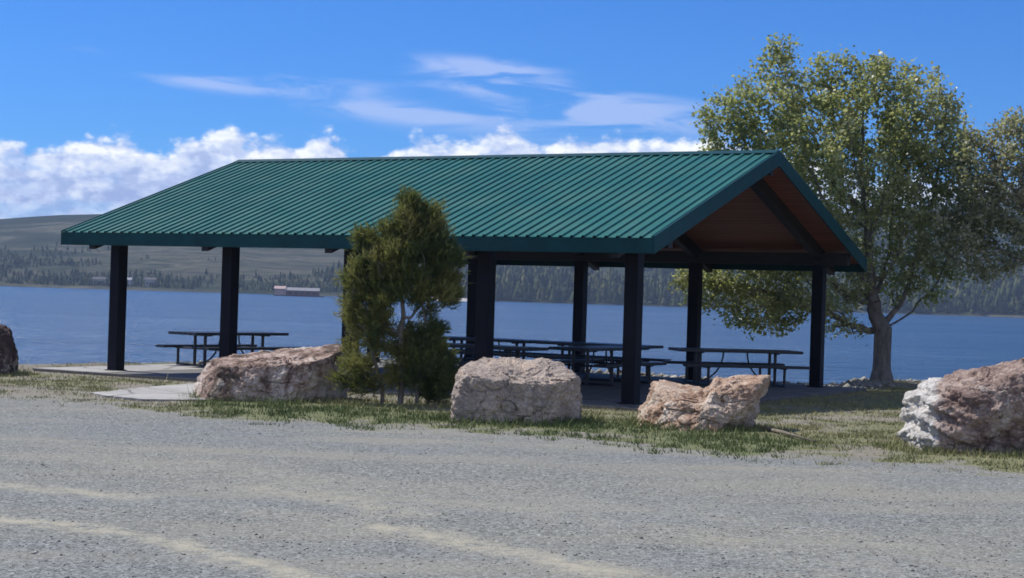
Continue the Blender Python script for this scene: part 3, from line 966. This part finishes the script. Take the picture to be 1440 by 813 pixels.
ells2 = [(1385, 285, 50, 60, 1.8), (1365, 225, 34, 50, 1.3), (1350, 330, 45, 50, 1.5), (1455, 230, 60, 75, 0.8), (1425, 190, 40, 42, 1.2), (1410, 300, 50, 50, 1.3), (1460, 340, 60, 50, 0.8), (1500, 250, 80, 110, 0.5), (1400, 235, 40, 45, 1.4), (1395, 370, 45, 30, 0.9)]
broad_tree(1530, 36.2, ells2, 1900, 1.6, 23000, 0.082, (M_bark, M_leaf2),
           'sparse silvery tree reaching in at the right frame edge behind the brown boulder', 'broadleaf_tree', trunk_r=0.15, kill=0.3, infl=4.5)

# ------------------------------------------------------------------ juniper
def juniper():
    Y = 24.9
    base = at(562, 560, Y); base = np.array([base[0], Y, float(ground_z(np.array([base[0]]), np.array([Y]))[0])])
    ro = empty('juniper_shrub', base)
    tag(ro, 'ragged olive green juniper with several grey stems between two boulders', 'shrub')
    # masses: px x, px y, rx, ry, density, depth offset
    ms = [(505, 500, 36, 44, 1.2), (510, 425, 34, 55, 1.2), (530, 365, 40, 48, 1.2), (540, 455, 26, 60, 1.0), (577, 322, 22, 42, 1.2), (605, 325, 16, 38, 1.2), (588, 362, 42, 42, 1.1), (620, 374, 27, 44, 1.2),
          (605, 405, 42, 34, 1.1), (602, 490, 34, 46, 1.4), (615, 530, 26, 36, 1.3), (585, 520, 22, 40, 1.1), (490, 525, 24, 22, 1.0), (634, 362, 13, 26, 0.9), (575, 290, 8, 20, 8.0), (606, 300, 8, 18, 8.0), (590, 315, 18, 22, 2.0), (482, 540, 22, 16, 1.2), (508, 548, 30, 16, 1.2), (610, 556, 32, 14, 1.3), (628, 540, 20, 24, 1.2), (535, 540, 20, 22, 0.9), (560, 340, 30, 30, 1.0), (545, 400, 34, 46, 1.3), (556, 520, 24, 36, 1.0), (540, 352, 34, 34, 1.2), (590, 440, 18, 26, 0.8), (520, 470, 34, 50, 1.2)]
    k = Y / FPX
    A = in_ell(1100, ms, Y, 0.9)
    stems = [(562, 575, 0.0), (535, 573, 0.10), (600, 572, 0.12), (585, 574, -0.15)]
    allP = []; segs = []
    for si, (px, py, dy) in enumerate(stems):
        s0 = at(px, py, Y); s0 = np.array([s0[0], Y + dy, base[2] - 0.03])
        a = A[rng.random(len(A)) < 0.45]
        if si == 0: a = a[a[:, 2] > base[2] + 1.0]
        elif si == 1: a = a[a[:, 0] < base[0] + 0.1]
        else: a = a[a[:, 0] > base[0] - 0.05]
        h0 = 0.75 if si == 0 else 0.3
        tp = [s0 + np.array([0.02 * math.sin(3 * t), 0.0, h0 * t]) for t in np.linspace(0, 1, 5)]
        P_, par = colonize(a, tp, step=0.12, infl=1.6, kill=0.15, iters=60)
        r, ch = pipe(P_, par, 0.004, 0.05 if si == 0 else 0.032)
        segs += [(P_[par[j]] - base, P_[j] - base, r[par[j]] if par[j] < 5 else min(r[par[j]], 1.5 * r[j]), r[j]) for j in range(1, len(P_))]
        allP.append(P_[5:][r[5:] < 0.016])
    V, Fq = tubes_np(segs, 6)
    link('stem', np_mesh('stem', V, Fq, True), bark_mat('juniper_bark', (0.10, 0.085, 0.07), (0.30, 0.27, 0.235), 14), ro)
    tips = np.concatenate(allP)
    ns = 22000
    cen = tips[rng.choice(len(tips), int(len(tips) * 0.6), replace=False)]
    S = cen[rng.integers(0, len(cen), ns)] + rng.normal(0, 0.062, (ns, 3)) * np.array([1, 1, 0.9])
    ctr = np.array([base[0], Y, base[2] + 1.4])
    out = S - ctr; out[:, 2] *= 0.4; out /= np.linalg.norm(out, axis=1, keepdims=True) + 1e-9
    D = out * 0.55 + np.array([0, 0, 0.65]) + rng.normal(0, 0.45, (ns, 3)); D /= np.linalg.norm(D, axis=1, keepdims=True)
    ln = rng.uniform(0.06, 0.14, ns)
    Vs = []
    for j in range(7):
        dd = D + rng.normal(0, 0.42, (ns, 3)); dd /= np.linalg.norm(dd, axis=1, keepdims=True)
        s = np.cross(dd, rng.normal(size=(ns, 3))); s /= np.linalg.norm(s, axis=1, keepdims=True)
        o_ = S + D * (ln * 0.12 * j)[:, None]
        l2 = (ln * rng.uniform(0.5, 0.9, ns))[:, None]
        Vs.append(np.stack([o_ - s * 0.006, o_ + s * 0.006, o_ + dd * l2], 1))
    V = np.stack(Vs, 1).reshape(-1, 3) - base
    cl = fbm(S[:, 0] * 2.2, S[:, 1] * 2.2, S[:, 2] * 2.2, 3, 15)
    zrel = (S[:, 2] - base[2]) / 3.2
    side = (S[:, 0] - base[0])
    # tone falls to a darker green in the lower right clump; upper growth is yellower
    tone = 0.60 + 2.0 * (cl - 0.5) + rng.normal(0, 0.17, ns) - 0.45 * sstep(-0.05, 0.2, side) * (1 - sstep(0.38, 0.5, zrel))
    tone = np.repeat(np.clip(tone, 0, 1), 21)
    link('foliage', np_mesh('foliage', V, np.arange(len(V)).reshape(-1, 3), False, {'tone': tone}),
         leaf_mat('juniper_needles', [(0.0, (0.030, 0.060, 0.026)), (0.35, (0.072, 0.102, 0.036)), (0.65, (0.14, 0.155, 0.048)), (1.0, (0.25, 0.23, 0.08))], 0.3, 0.6), ro)


juniper()

# fallen stick in the grass
b = MB()
q0, q1, q2 = on_ground(1058, 606), on_ground(1100, 616), on_ground(1146, 628)
b.tube([(q0[0], q0[1], 0.06), (q1[0], q1[1], 0.075), (q2[0], q2[1], 0.06)], [0.03, 0.024, 0.012], 7)
tag(b.build('fallen_branch', bark_mat('dead_wood', (0.07, 0.055, 0.045), (0.3, 0.26, 0.2), 12), None, True), 'fallen dead branch in the grass right of the orange boulder', 'branch')

# ------------------------------------------------------------------ lake and far shore
ZW = -1.2


def water_mat():
    m, nt, b = mat('lake_water'); g = N(nt); co = g.pos()
    patch = g.noise(g.scaled(co, (0.006, 0.035, 1)), 1.0, 6, 0.65)
    c = g.ramp(patch, [(0.38, (0.022, 0.052, 0.098)), (0.62, (0.050, 0.092, 0.150))])
    g.put(b.inputs['Base Color'], c)
    b.inputs['Roughness'].default_value = 0.22; b.inputs['IOR'].default_value = 1.33
    w1 = g.noise(g.scaled(co, (0.9, 1.6, 1)), 1.0, 5, 0.6, 0.4); w2 = g.noise(g.scaled(co, (0.12, 0.3, 1)), 1.0, 4, 0.6)
    h = g.math('ADD', g.math('MULTIPLY', w1, 0.5), g.math('MULTIPLY', w2, 1.5))
    g.bump(b, h, 1.0, 0.9)
    return m


xw = np.array([-1050, -300, -100, 0, 100, 300, 1050.0]); yw = np.array([15.0, 60, 120, 300, 600, 1150])
WX, WY = np.meshgrid(xw, yw)
iw = np.arange(WX.size).reshape(WX.shape)
fw_ = np.stack([iw[:-1, :-1], iw[:-1, 1:], iw[1:, 1:], iw[1:, :-1]], -1).reshape(-1, 4)
tag(link('lake', np_mesh('lake', np.stack([WX, WY, np.full_like(WX, ZW)], -1).reshape(-1, 3), fw_), water_mat()), kind='structure')

EL_T = np.array([-0.75, -0.40, -0.306, -0.27, -0.24, -0.15, -0.05, 0.05, 0.15, 0.22, 0.27, 0.31, 0.4, 0.7])
EL_E = np.array([0.028, 0.032, 0.0378, 0.0418, 0.0432, 0.047, 0.044, 0.042, 0.045, 0.055, 0.066, 0.075, 0.078, 0.06])
SHORE0 = 975.0


def shore_y(X):
    return SHORE0 + 26 * (fbm(np.asarray(X) * 0.008, np.zeros_like(X), oct=4, s=8) - 0.5)


def hill_z(X, Y):
    t = X / Y
    e = np.interp(t, EL_T, EL_E)
    top = 1650.0
    dy = Y - shore_y(X)
    u = np.clip(dy / (top - SHORE0), -0.1, 1.6)
    pr = np.where(u < 1, np.clip(u, 0, 1) ** 0.85 * (1 - 0.12 * np.sin(np.clip(u, 0, 1) * math.pi * 2)), 1 - 0.25 * (u - 1) ** 2 * 4)
    nz = fbm(X * 0.006, Y * 0.004, oct=5, s=41) - 0.5
    gul = np.abs(fbm(X * 0.012 + 0.002 * Y, Y * 0.003, oct=3, s=49) - 0.5)
    z = e * top * pr * (1 + 0.22 * nz * np.clip(1 - u, 0.12, 1)) - 12 * gul * np.clip(u * 4, 0, 1) * np.clip(1.1 - u, 0.05, 1)
    return np.where(dy < 0, ZW - 0.6 + 0.02 * dy, ZW + 0.4 + z)


xh = np.linspace(-850, 850, 341); yh = np.concatenate([np.arange(940, 1040, 5.0), np.arange(1040, 1741, 10)])
HX, HY = np.meshgrid(xh, yh); HZ = hill_z(HX, HY)
ih = np.arange(HX.size).reshape(HX.shape)
fh = np.stack([ih[:-1, :-1], ih[:-1, 1:], ih[1:, 1:], ih[1:, :-1]], -1).reshape(-1, 4)


def wooded(X, Y):
    """share of the ground under trees on the far shore"""
    t = X / Y; dy = Y - shore_y(X)
    right = sstep(-0.10, 0.02, t)
    n = fbm(X * 0.012, Y * 0.008, oct=4, s=71)
    band = (1 - sstep(25, 110 + 120 * n, dy))
    far_r = right * (1 - 0.8 * sstep(300, 520, dy) * sstep(0.2, 0.27, t))
    left = (1 - right) * np.clip(0.55 * (1 - sstep(15, 40 + 90 * n, dy)) * sstep(0.34, 0.5, n) + 0.5 * sstep(0.56, 0.62, n) * (1 - sstep(120, 320, dy)), 0, 1)
    return np.clip(far_r * sstep(0.30, 0.46, n + 0.05 * right) + left, 0, 1) * sstep(0.5, 5, dy)


def hill_mat():
    m, nt, b = mat('sagebrush_hillside'); g = N(nt); co = g.pos()
    n1 = g.noise(g.scaled(co, (0.004, 0.009, 0.03)), 1.0, 6, 0.6, 0.5); n2 = g.noise(g.scaled(co, (0.05, 0.05, 0.05)), 1.0, 6, 0.7); n3 = g.noise(g.scaled(co, (0.22, 0.12, 0.3)), 1.0, 4, 0.7)
    c = g.ramp(n1, [(0.38, (0.026, 0.036, 0.024)), (0.455, (0.040, 0.050, 0.034)), (0.525, (0.115, 0.110, 0.078)), (0.565, (0.040, 0.047, 0.036)), (0.62, (0.090, 0.088, 0.064)), (0.68, (0.045, 0.05, 0.038))])
    c = g.mix(g.mapr(n2, 0.46, 0.62, 0.0, 0.7), c, (0.035, 0.042, 0.024))
    c = g.mix(g.mapr(n3, 0.52, 0.68, 0.0, 0.6), c, (0.035, 0.045, 0.022))
    c = g.mix(g.math('MULTIPLY', g.attr('woods'), 0.85), c, (0.035, 0.045, 0.022))
    c = g.mix(g.attr('beach'), c, g.ramp(n3, [(0.3, (0.2, 0.18, 0.15)), (0.7, (0.38, 0.35, 0.3))]))
    g.put(b.inputs['Base Color'], c); b.inputs['Roughness'].default_value = 1.0; b.inputs['Specular IOR Level'].default_value = 0.0
    g.bump(b, n2, 0.6, 6.0)
    return m


dyh = HY - shore_y(HX)
beach = (1 - sstep(2.0, 9.0, dyh)) * sstep(0.45, 0.6, fbm(HX * 0.02, HY * 0.0, oct=3, s=13)) * 0.12
tag(link('hills', np_mesh('hills', np.stack([HX, HY, HZ], -1).reshape(-1, 3), fh, True, {'woods': wooded(HX, HY).ravel(), 'beach': beach.ravel()}), hill_mat()), kind='structure')

# far woods: thousands of conifers that read as one mass
n = 60000
fy = 978 + 720 * rng.random(n) ** 1.5; fx = rng.uniform(-0.36, 0.38, n) * fy
wd = wooded(fx, fy)
spr = 0.006 * (fy - shore_y(fx) > 6) * (fx / fy > -0.1)
k = rng.random(n) < np.maximum(wd * (0.40 + 0.5 * sstep(-0.02, -0.12, fx / fy)), spr)
fx, fy = fx[k], fy[k]; n = len(fx)
fz = hill_z(fx, fy) - 0.3
ht = rng.gamma(8, 1.0, n).clip(2.5, 15) * (0.42 + 0.58 * sstep(-0.12, 0.0, fx / fy)); shrub = rng.random(n) < 0.28; ht[shrub] *= 0.5
rad = ht * rng.uniform(0.17, 0.26, n); rad[shrub] *= 1.9
NS, NT = 7, 4
th = np.arange(NS) * 2 * math.pi / NS
V = np.empty((n, NT * NS + 1, 3))
for q in range(NT):
    hz = (0.08, 0.34, 0.58, 0.80)[q]; rr = (1.0, 0.82, 0.55, 0.28)[q]
    jit = rng.uniform(0.55, 1.25, (n, NS)); ph = rng.uniform(0, 6.28, (n, 1))
    V[:, q * NS:(q + 1) * NS, 0] = fx[:, None] + np.cos(th + ph) * rad[:, None] * rr * jit
    V[:, q * NS:(q + 1) * NS, 1] = fy[:, None] + np.sin(th + ph) * rad[:, None] * rr * jit
    V[:, q * NS:(q + 1) * NS, 2] = fz[:, None] + ht[:, None] * (hz + rng.uniform(-0.07, 0.07, (n, NS)))
V[:, -1] = np.stack([fx, fy, fz + ht], -1)
fq = []
for q in range(NT - 1):
    for s in range(NS):
        a, b_ = q * NS + s, q * NS + (s + 1) % NS
        fq += [(a, b_, a + NS), (b_, b_ + NS, a + NS)]
for s in range(NS): fq.append(((NT - 1) * NS + s, (NT - 1) * NS + (s + 1) % NS, NT * NS))
fq = np.array(fq)
FF = (fq[None] + (NT * NS + 1) * np.arange(n)[:, None, None]).reshape(-1, 3)
M_fw, nt, b_ = mat('far_conifer'); g = N(nt)
g.put(b_.inputs['Base Color'], g.ramp(g.attr('tone'), [(0.0, (0.022, 0.034, 0.014)), (0.4, (0.058, 0.074, 0.026)), (0.75, (0.125, 0.13, 0.05)), (1.0, (0.20, 0.19, 0.09))]))
b_.inputs['Roughness'].default_value = 0.9; b_.inputs['Specular IOR Level'].default_value = 0.1
tag(link('far_woods', np_mesh('far_woods', V.reshape(-1, 3), FF, False, {'tone': np.repeat(rng.beta(2, 3, n), NT * NS + 1)}), M_fw), kind='stuff')

# buildings on the far shore
M_wwall = basic('pale_wall', (0.40, 0.39, 0.37), 0.8, 0.1, 0.3)
M_red = basic('red_brown_boards', (0.16, 0.07, 0.065), 0.8, 0.2, 0.5)
M_pink = basic('weathered_pink_boards', (0.42, 0.30, 0.27), 0.8, 0.15, 0.5)
M_roofg = basic('pale_metal_roof', (0.22, 0.22, 0.23), 0.6, 0.1, 0.4)
M_dk = basic('dark_opening', (0.02, 0.022, 0.028), 0.4, 0.2, 0.5)
M_shing = basic('dark_shingle', (0.08, 0.075, 0.075), 0.9, 0.2, 0.5)


def gable(b, x0, x1, y0, y1, z0, z1, oh=0.4):
    ym = (y0 + y1) / 2
    x0 -= oh; x1 += oh; y0 -= oh; y1 += oh
    pts = [(x, y, z) for x in (x0, x1) for (y, z) in ((y0, z0), (ym, z1), (y1, z0), (y1, z0 - 0.2), (ym, z1 - 0.25), (y0, z0 - 0.2))]
    b.poly(pts, [(0, 1, 4, 5), (1, 2, 3, 4), (11, 10, 7, 6), (10, 9, 8, 7), (0, 6, 7, 1), (1, 7, 8, 2), (2, 8, 9, 3), (3, 9, 10, 4), (4, 10, 11, 5), (5, 11, 6, 0)])


def far_house(px, w, d, h, rise, wall, roof, label, dyy=14, group=None, z=None, Y=None):
    X = (px - 720) / FPX * (Y or 985)
    Yb = Y or float(shore_y(np.array([X]))[0]) + dyy
    X = (px - 720) / FPX * Yb
    zz = float(hill_z(np.array([X]), np.array([Yb]))[0]) - 0.2 if z is None else z
    ro = empty('lakeside_house', (X, Yb, zz), 0.1)
    b = MB(); b.box((-w / 2, -d / 2, -1.0), (w / 2, d / 2, h)); wl = b.build('wall', wall, ro)
    b = MB(); gable(b, -w / 2, w / 2, -d / 2, d / 2, h + 0.21, h + rise); b.build('roof', roof, ro)
    for q in (-0.28, 0.25):
        b = MB(); b.box((q * w - 0.6, -d / 2 - 0.06, 0.9), (q * w + 0.6, -d / 2 + 0.02, 2.1)); b.build('window', M_dk, wl)
    b = MB(); b.box((-0.5, -d / 2 - 0.07, -0.2), (0.5, -d / 2 + 0.02, 2.1)); b.build('door', M_dk, wl)
    tag(ro, label, 'house', group)


far_house(140, 7, 6, 2.8, 1.6, M_wwall, M_shing, 'tiny pale house on the far shore, leftmost of three', group='houses on the far shore')
far_house(172, 11, 7, 2.9, 1.7, M_wwall, M_roofg, 'pale long house on the far shore beside the left end post, middle of three', group='houses on the far shore')
far_house(212, 6, 6, 3.4, 1.5, M_wwall, M_shing, 'tiny pale house on the far shore just right of the left end post', group='houses on the far shore')

X = (421 - 720) / FPX * 800
ro = empty('floating_boathouse', (X, 800, ZW), 0.05)
tag(ro, 'long low red brown boathouse with a pale roof on the far water', 'boathouse')
b = MB(); b.box((-12, -3.2, -0.3), (12, 3.2, 0.45), 0.05); b.build('dock', M_shing, ro)
b = MB(); b.box((-6, -2.6, 0.45), (9.5, 2.6, 2.6)); wl = b.build('wall', M_red, ro)
for q in (-4, -1.2, 1.6, 4.4, 7.2):
    b = MB(); b.box((q - 0.7, -2.68, 1.1), (q + 0.7, -2.58, 2.1)); b.build('window', M_dk, wl)
b = MB(); b.box((-11.5, -2.6, 0.45), (-6.004, 2.6, 3.2)); b.build('end_shed', M_pink, ro)
b = MB(); gable(b, -6.0, 9.5, -2.6, 2.6, 2.81, 4.2, 0.3); b.build('roof', M_roofg, ro)
b = MB(); gable(b, -11.5, -6.5, -2.6, 2.6, 3.41, 4.7, 0.3); b.build('roof', M_pink, ro)

# pale gravel spit seen right of the juniper
b = MB(); c0 = (632 - 720) / FPX * 820
ringn = 28; top_ = []; out_ = []
for i in range(ringn):
    a = 2 * math.pi * i / ringn; j = 1 + 0.25 * math.sin(3 * a + 1) + 0.1 * math.sin(7 * a)
    out_.append((c0 + 16 * j * math.cos(a), 840 + 45 * j * math.sin(a), ZW - 0.3)); top_.append((c0 + 11 * j * math.cos(a), 840 + 30 * j * math.sin(a), ZW + 1.4 + 0.3 * math.sin(5 * a)))
b.poly(out_ + top_, [(i, (i + 1) % ringn, ringn + (i + 1) % ringn, ringn + i) for i in range(ringn)] + [tuple(range(ringn, 2 * ringn))])
tag(b.build('gravel_spit', basic('pale_gravel', (0.42, 0.40, 0.36), 0.95, 0.3, 0.4)), kind='structure')

# ------------------------------------------------------------------ haze
HAZE = 0.00019
hz_m = bpy.data.materials.new('air'); hz_m.use_nodes = True
nt = hz_m.node_tree; nt.nodes.clear()
g = N(nt); out = g.n('ShaderNodeOutputMaterial')
pv = g.n('ShaderNodeVolumePrincipled', ins={'Color': (0.50, 0.66, 0.95, 1), 'Density': HAZE, 'Anisotropy': 0.1})
g.put(out.inputs['Volume'], pv.outputs[0])
b = MB(); b.box((-1060, -110, -5.5), (1060, 1760, 150))
tag(b.build('haze', hz_m), kind='stuff')

# ------------------------------------------------------------------ light
S = np.array([-0.56, 0.33, 0.93]); S /= np.linalg.norm(S)
sun = bpy.data.lights.new('sun', 'SUN'); sun.energy = 3.6; sun.angle = R(0.53); sun.color = (1.0, 0.955, 0.88)
so = bpy.data.objects.new('sun', sun); C.objects.link(so)
so.rotation_euler = Vector(-S).to_track_quat('-Z', 'Y').to_euler()

wld = bpy.data.worlds.new('World'); SC.world = wld; wld.use_nodes = True
nt = wld.node_tree; g = N(nt); bg = nt.nodes['Background']
sky = g.n('ShaderNodeTexSky', sky_type='NISHITA')
sky.sun_disc = False
sky.sun_elevation = math.asin(S[2]); sky.sun_rotation = math.atan2(S[0], S[1])
sky.air_density = 1.0; sky.dust_density = 0.3; sky.ozone_density = 2.5; sky.altitude = 1200
hs = g.n('ShaderNodeHueSaturation', ins={'Hue': 0.5, 'Saturation': 1.1, 'Value': 1.0, 'Color': sky.outputs[0]})
skyc = g.mix(1.0, hs.outputs[0], (0.18, 0.49, 0.93), 'MULTIPLY')
dirv = g.n('ShaderNodeTexCoord').outputs['Generated']
sp = g.n('ShaderNodeSeparateXYZ', ins={0: dirv})
az = g.math('ARCTAN2', sp.outputs[0], sp.outputs[1])
el = g.math('ARCSINE', sp.outputs[2])
pc = g.n('ShaderNodeCombineXYZ', ins={0: az, 1: el, 2: 0.37}).outputs[0]
# top edge of the cumulus bank against azimuth (window -0.4 .. 0.4)
w01 = g.mapr(az, -0.40, 0.40, 0.0, 1.0, False)


def top_stop(px, py):
    d = ray(px, py); d = d / np.linalg.norm(d)
    return (math.atan2(d[0], d[1]) + 0.4) / 0.8, math.asin(d[2])


tops = [(x_, y_ - 7 * (x_ > 540)) for x_, y_ in [(-120, 215), (0, 200), (80, 192), (140, 176), (200, 192), (250, 205), (310, 188), (380, 196), (470, 194), (512, 214), (560, 210), (610, 196), (670, 196), (710, 178), (760, 196), (830, 200), (900, 196), (950, 190), (1010, 196), (1150, 225), (1300, 250), (1440, 250)]]
fc = g.n('ShaderNodeFloatCurve'); g.put(fc.inputs['Value'], w01)
cv = fc.mapping.curves[0]
pts = [top_stop(x_, y_ - 13) for x_, y_ in tops]
cv.points[0].location = (0.0, pts[0][1] * 8); cv.points[1].location = (1.0, pts[-1][1] * 8)
for x, y in pts: cv.points.new(x, y * 8)
fc.mapping.update()
topel = g.math('DIVIDE', fc.outputs[0], 8.0)


def cum(vec):
    big = g.noise(g.scaled(vec, (26, 40, 1)), 1.0, 3, 0.5, 0.3)
    vo = g.n('ShaderNodeTexVoronoi', feature='SMOOTH_F1', ins={'Vector': g.scaled(vec, (62, 95, 1)), 'Scale': 1.0, 'Detail': 3.0, 'Roughness': 0.55, 'Smoothness': 0.35}).outputs['Distance']
    fine = g.noise(g.scaled(vec, (190, 280, 1)), 1.0, 4, 0.6)
    a = g.math('MULTIPLY', g.math('SUBTRACT', big, 0.5), 0.030)
    a = g.math('ADD', a, g.math('MULTIPLY', g.math('SUBTRACT', 0.42, vo), 0.0095))
    return g.math('ADD', a, g.math('MULTIPLY', g.math('SUBTRACT', fine, 0.5), 0.0035))


f0 = cum(pc)
off = g.n('ShaderNodeVectorMath', operation='ADD', ins={0: pc, 1: (-0.0050, 0.0045, 0)}).outputs[0]
f1 = cum(off)
s0 = g.math('ADD', g.math('SUBTRACT', topel, el), f0)
alpha = g.mapr(s0, 0.0002, 0.0085)
lit = g.mapr(g.math('SUBTRACT', f0, f1), -0.005, 0.007)
depth = g.mapr(s0, 0.0, 0.034)
lowf = g.math('SUBTRACT', 1.0, g.math('MULTIPLY', depth, 0.62))
br = g.math('MULTIPLY', g.math('ADD', 0.25, g.math('MULTIPLY', lit, 0.75)), lowf)
body = g.mapr(g.noise(g.scaled(pc, (34, 80, 1)), 1.0, 5, 0.6, 0.5), 0.35, 0.65, 0.62, 1.25)
br = g.math('MULTIPLY', br, body)
ccol = g.ramp(br, [(0.08, (2.7, 3.5, 5.9)), (0.26, (4.5, 5.3, 7.3)), (0.50, (6.4, 6.9, 7.9)), (0.8, (8.6, 8.7, 8.5))])
# gaps where blue shows through the lower bank
gap = g.mapr(g.noise(g.scaled(pc, (20, 48, 1)), 1.0, 4, 0.55, 0.4), 0.34, 0.5, 0.72, 1.0)
alpha = g.math('MULTIPLY', alpha, gap)
# high thin streaks
rot = g.n('ShaderNodeMapping', ins={0: pc}); rot.inputs['Rotation'].default_value = (0, 0, R(4)); rot.inputs['Scale'].default_value = (13, 70, 1)
ci = g.noise(rot.outputs[0], 1.0, 5, 0.56, 0.6)
sheet = None
for (px_, py_, rx_, ry_, am) in [(675, 98, 105, 17, 1.0), (800, 150, 130, 30, 0.95), (560, 158, 110, 13, 0.9), (300, 118, 115, 14, 0.75), (470, 120, 90, 13, 0.7), (640, 120, 70, 9, 0.5), (950, 165, 120, 26, 0.6), (120, 70, 60, 9, 0.25), (700, 185, 260, 26, 0.3)]:
    d_ = ray(px_, py_); d_ = d_ / np.linalg.norm(d_)
    a0, e0 = math.atan2(d_[0], d_[1]), math.asin(d_[2])
    u_ = g.math('DIVIDE', g.math('SUBTRACT', az, a0), rx_ / FPX)
    v_ = g.math('DIVIDE', g.math('ADD', g.math('SUBTRACT', el, e0), g.math('MULTIPLY', g.math('SUBTRACT', az, a0), 0.06)), ry_ / FPX)
    q_ = g.math('EXPONENT', g.math('MULTIPLY', g.math('ADD', g.math('MULTIPLY', u_, u_), g.math('MULTIPLY', v_, v_)), -1.0))
    q_ = g.math('MULTIPLY', q_, am)
    sheet = q_ if sheet is None else g.math('ADD', sheet, q_)
cm = g.mapr(g.math('MULTIPLY', sheet, g.mapr(ci, 0.32, 0.62, 0.08, 1.2)), 0.10, 0.95, 0.0, 0.54)
# faint veil over the rest of the dome
c1 = g.mix(cm, skyc, (4.6, 5.3, 7.6))
c2 = g.mix(alpha, c1, ccol)
# unseen cloud added behind the camera to make the blue ambient light neutral
bk = g.math('MULTIPLY', g.mapr(sp.outputs[1], 0.15, -0.25), g.mapr(sp.outputs[2], 0.02, 0.12))
bn = g.mapr(g.noise(g.scaled(dirv, (3.2, 3.2, 5.0)), 1.0, 5, 0.55, 0.3), 0.44, 0.58)
c2 = g.mix(g.math('MULTIPLY', bk, bn), c2, (5.6, 5.6, 5.6))
g.put(bg.inputs['Color'], c2)
bg.inputs['Strength'].default_value = 0.1
wld.cycles.sampling_method = 'MANUAL'; wld.cycles.sample_map_resolution = 256

# ------------------------------------------------------------------ camera and output
cam = bpy.data.cameras.new('camera'); co = bpy.data.objects.new('camera', cam); C.objects.link(co)
cam.sensor_width = 36.0; cam.lens = FPX / 1440 * 36.0
cam.clip_start = 0.1; cam.clip_end = 6000
m4 = Matrix(((RT[0], UP[0], -FW[0], 0), (RT[1], UP[1], -FW[1], 0), (RT[2], UP[2], -FW[2], EYE), (0, 0, 0, 1)))
co.matrix_world = m4
SC.camera = co
SC.view_settings.view_transform = 'Standard'; SC.view_settings.look = 'None'
SC.view_settings.exposure = 0.5; SC.view_settings.gamma = 1.0
SC.cycles.max_bounces = 4; SC.cycles.glossy_bounces = 2; SC.cycles.transmission_bounces = 4; SC.cycles.diffuse_bounces = 3; SC.cycles.volume_bounces = 0; SC.cycles.transparent_max_bounces = 8
SC.cycles.sample_clamp_indirect = 4.0
SC.cycles.filter_width = 1.7
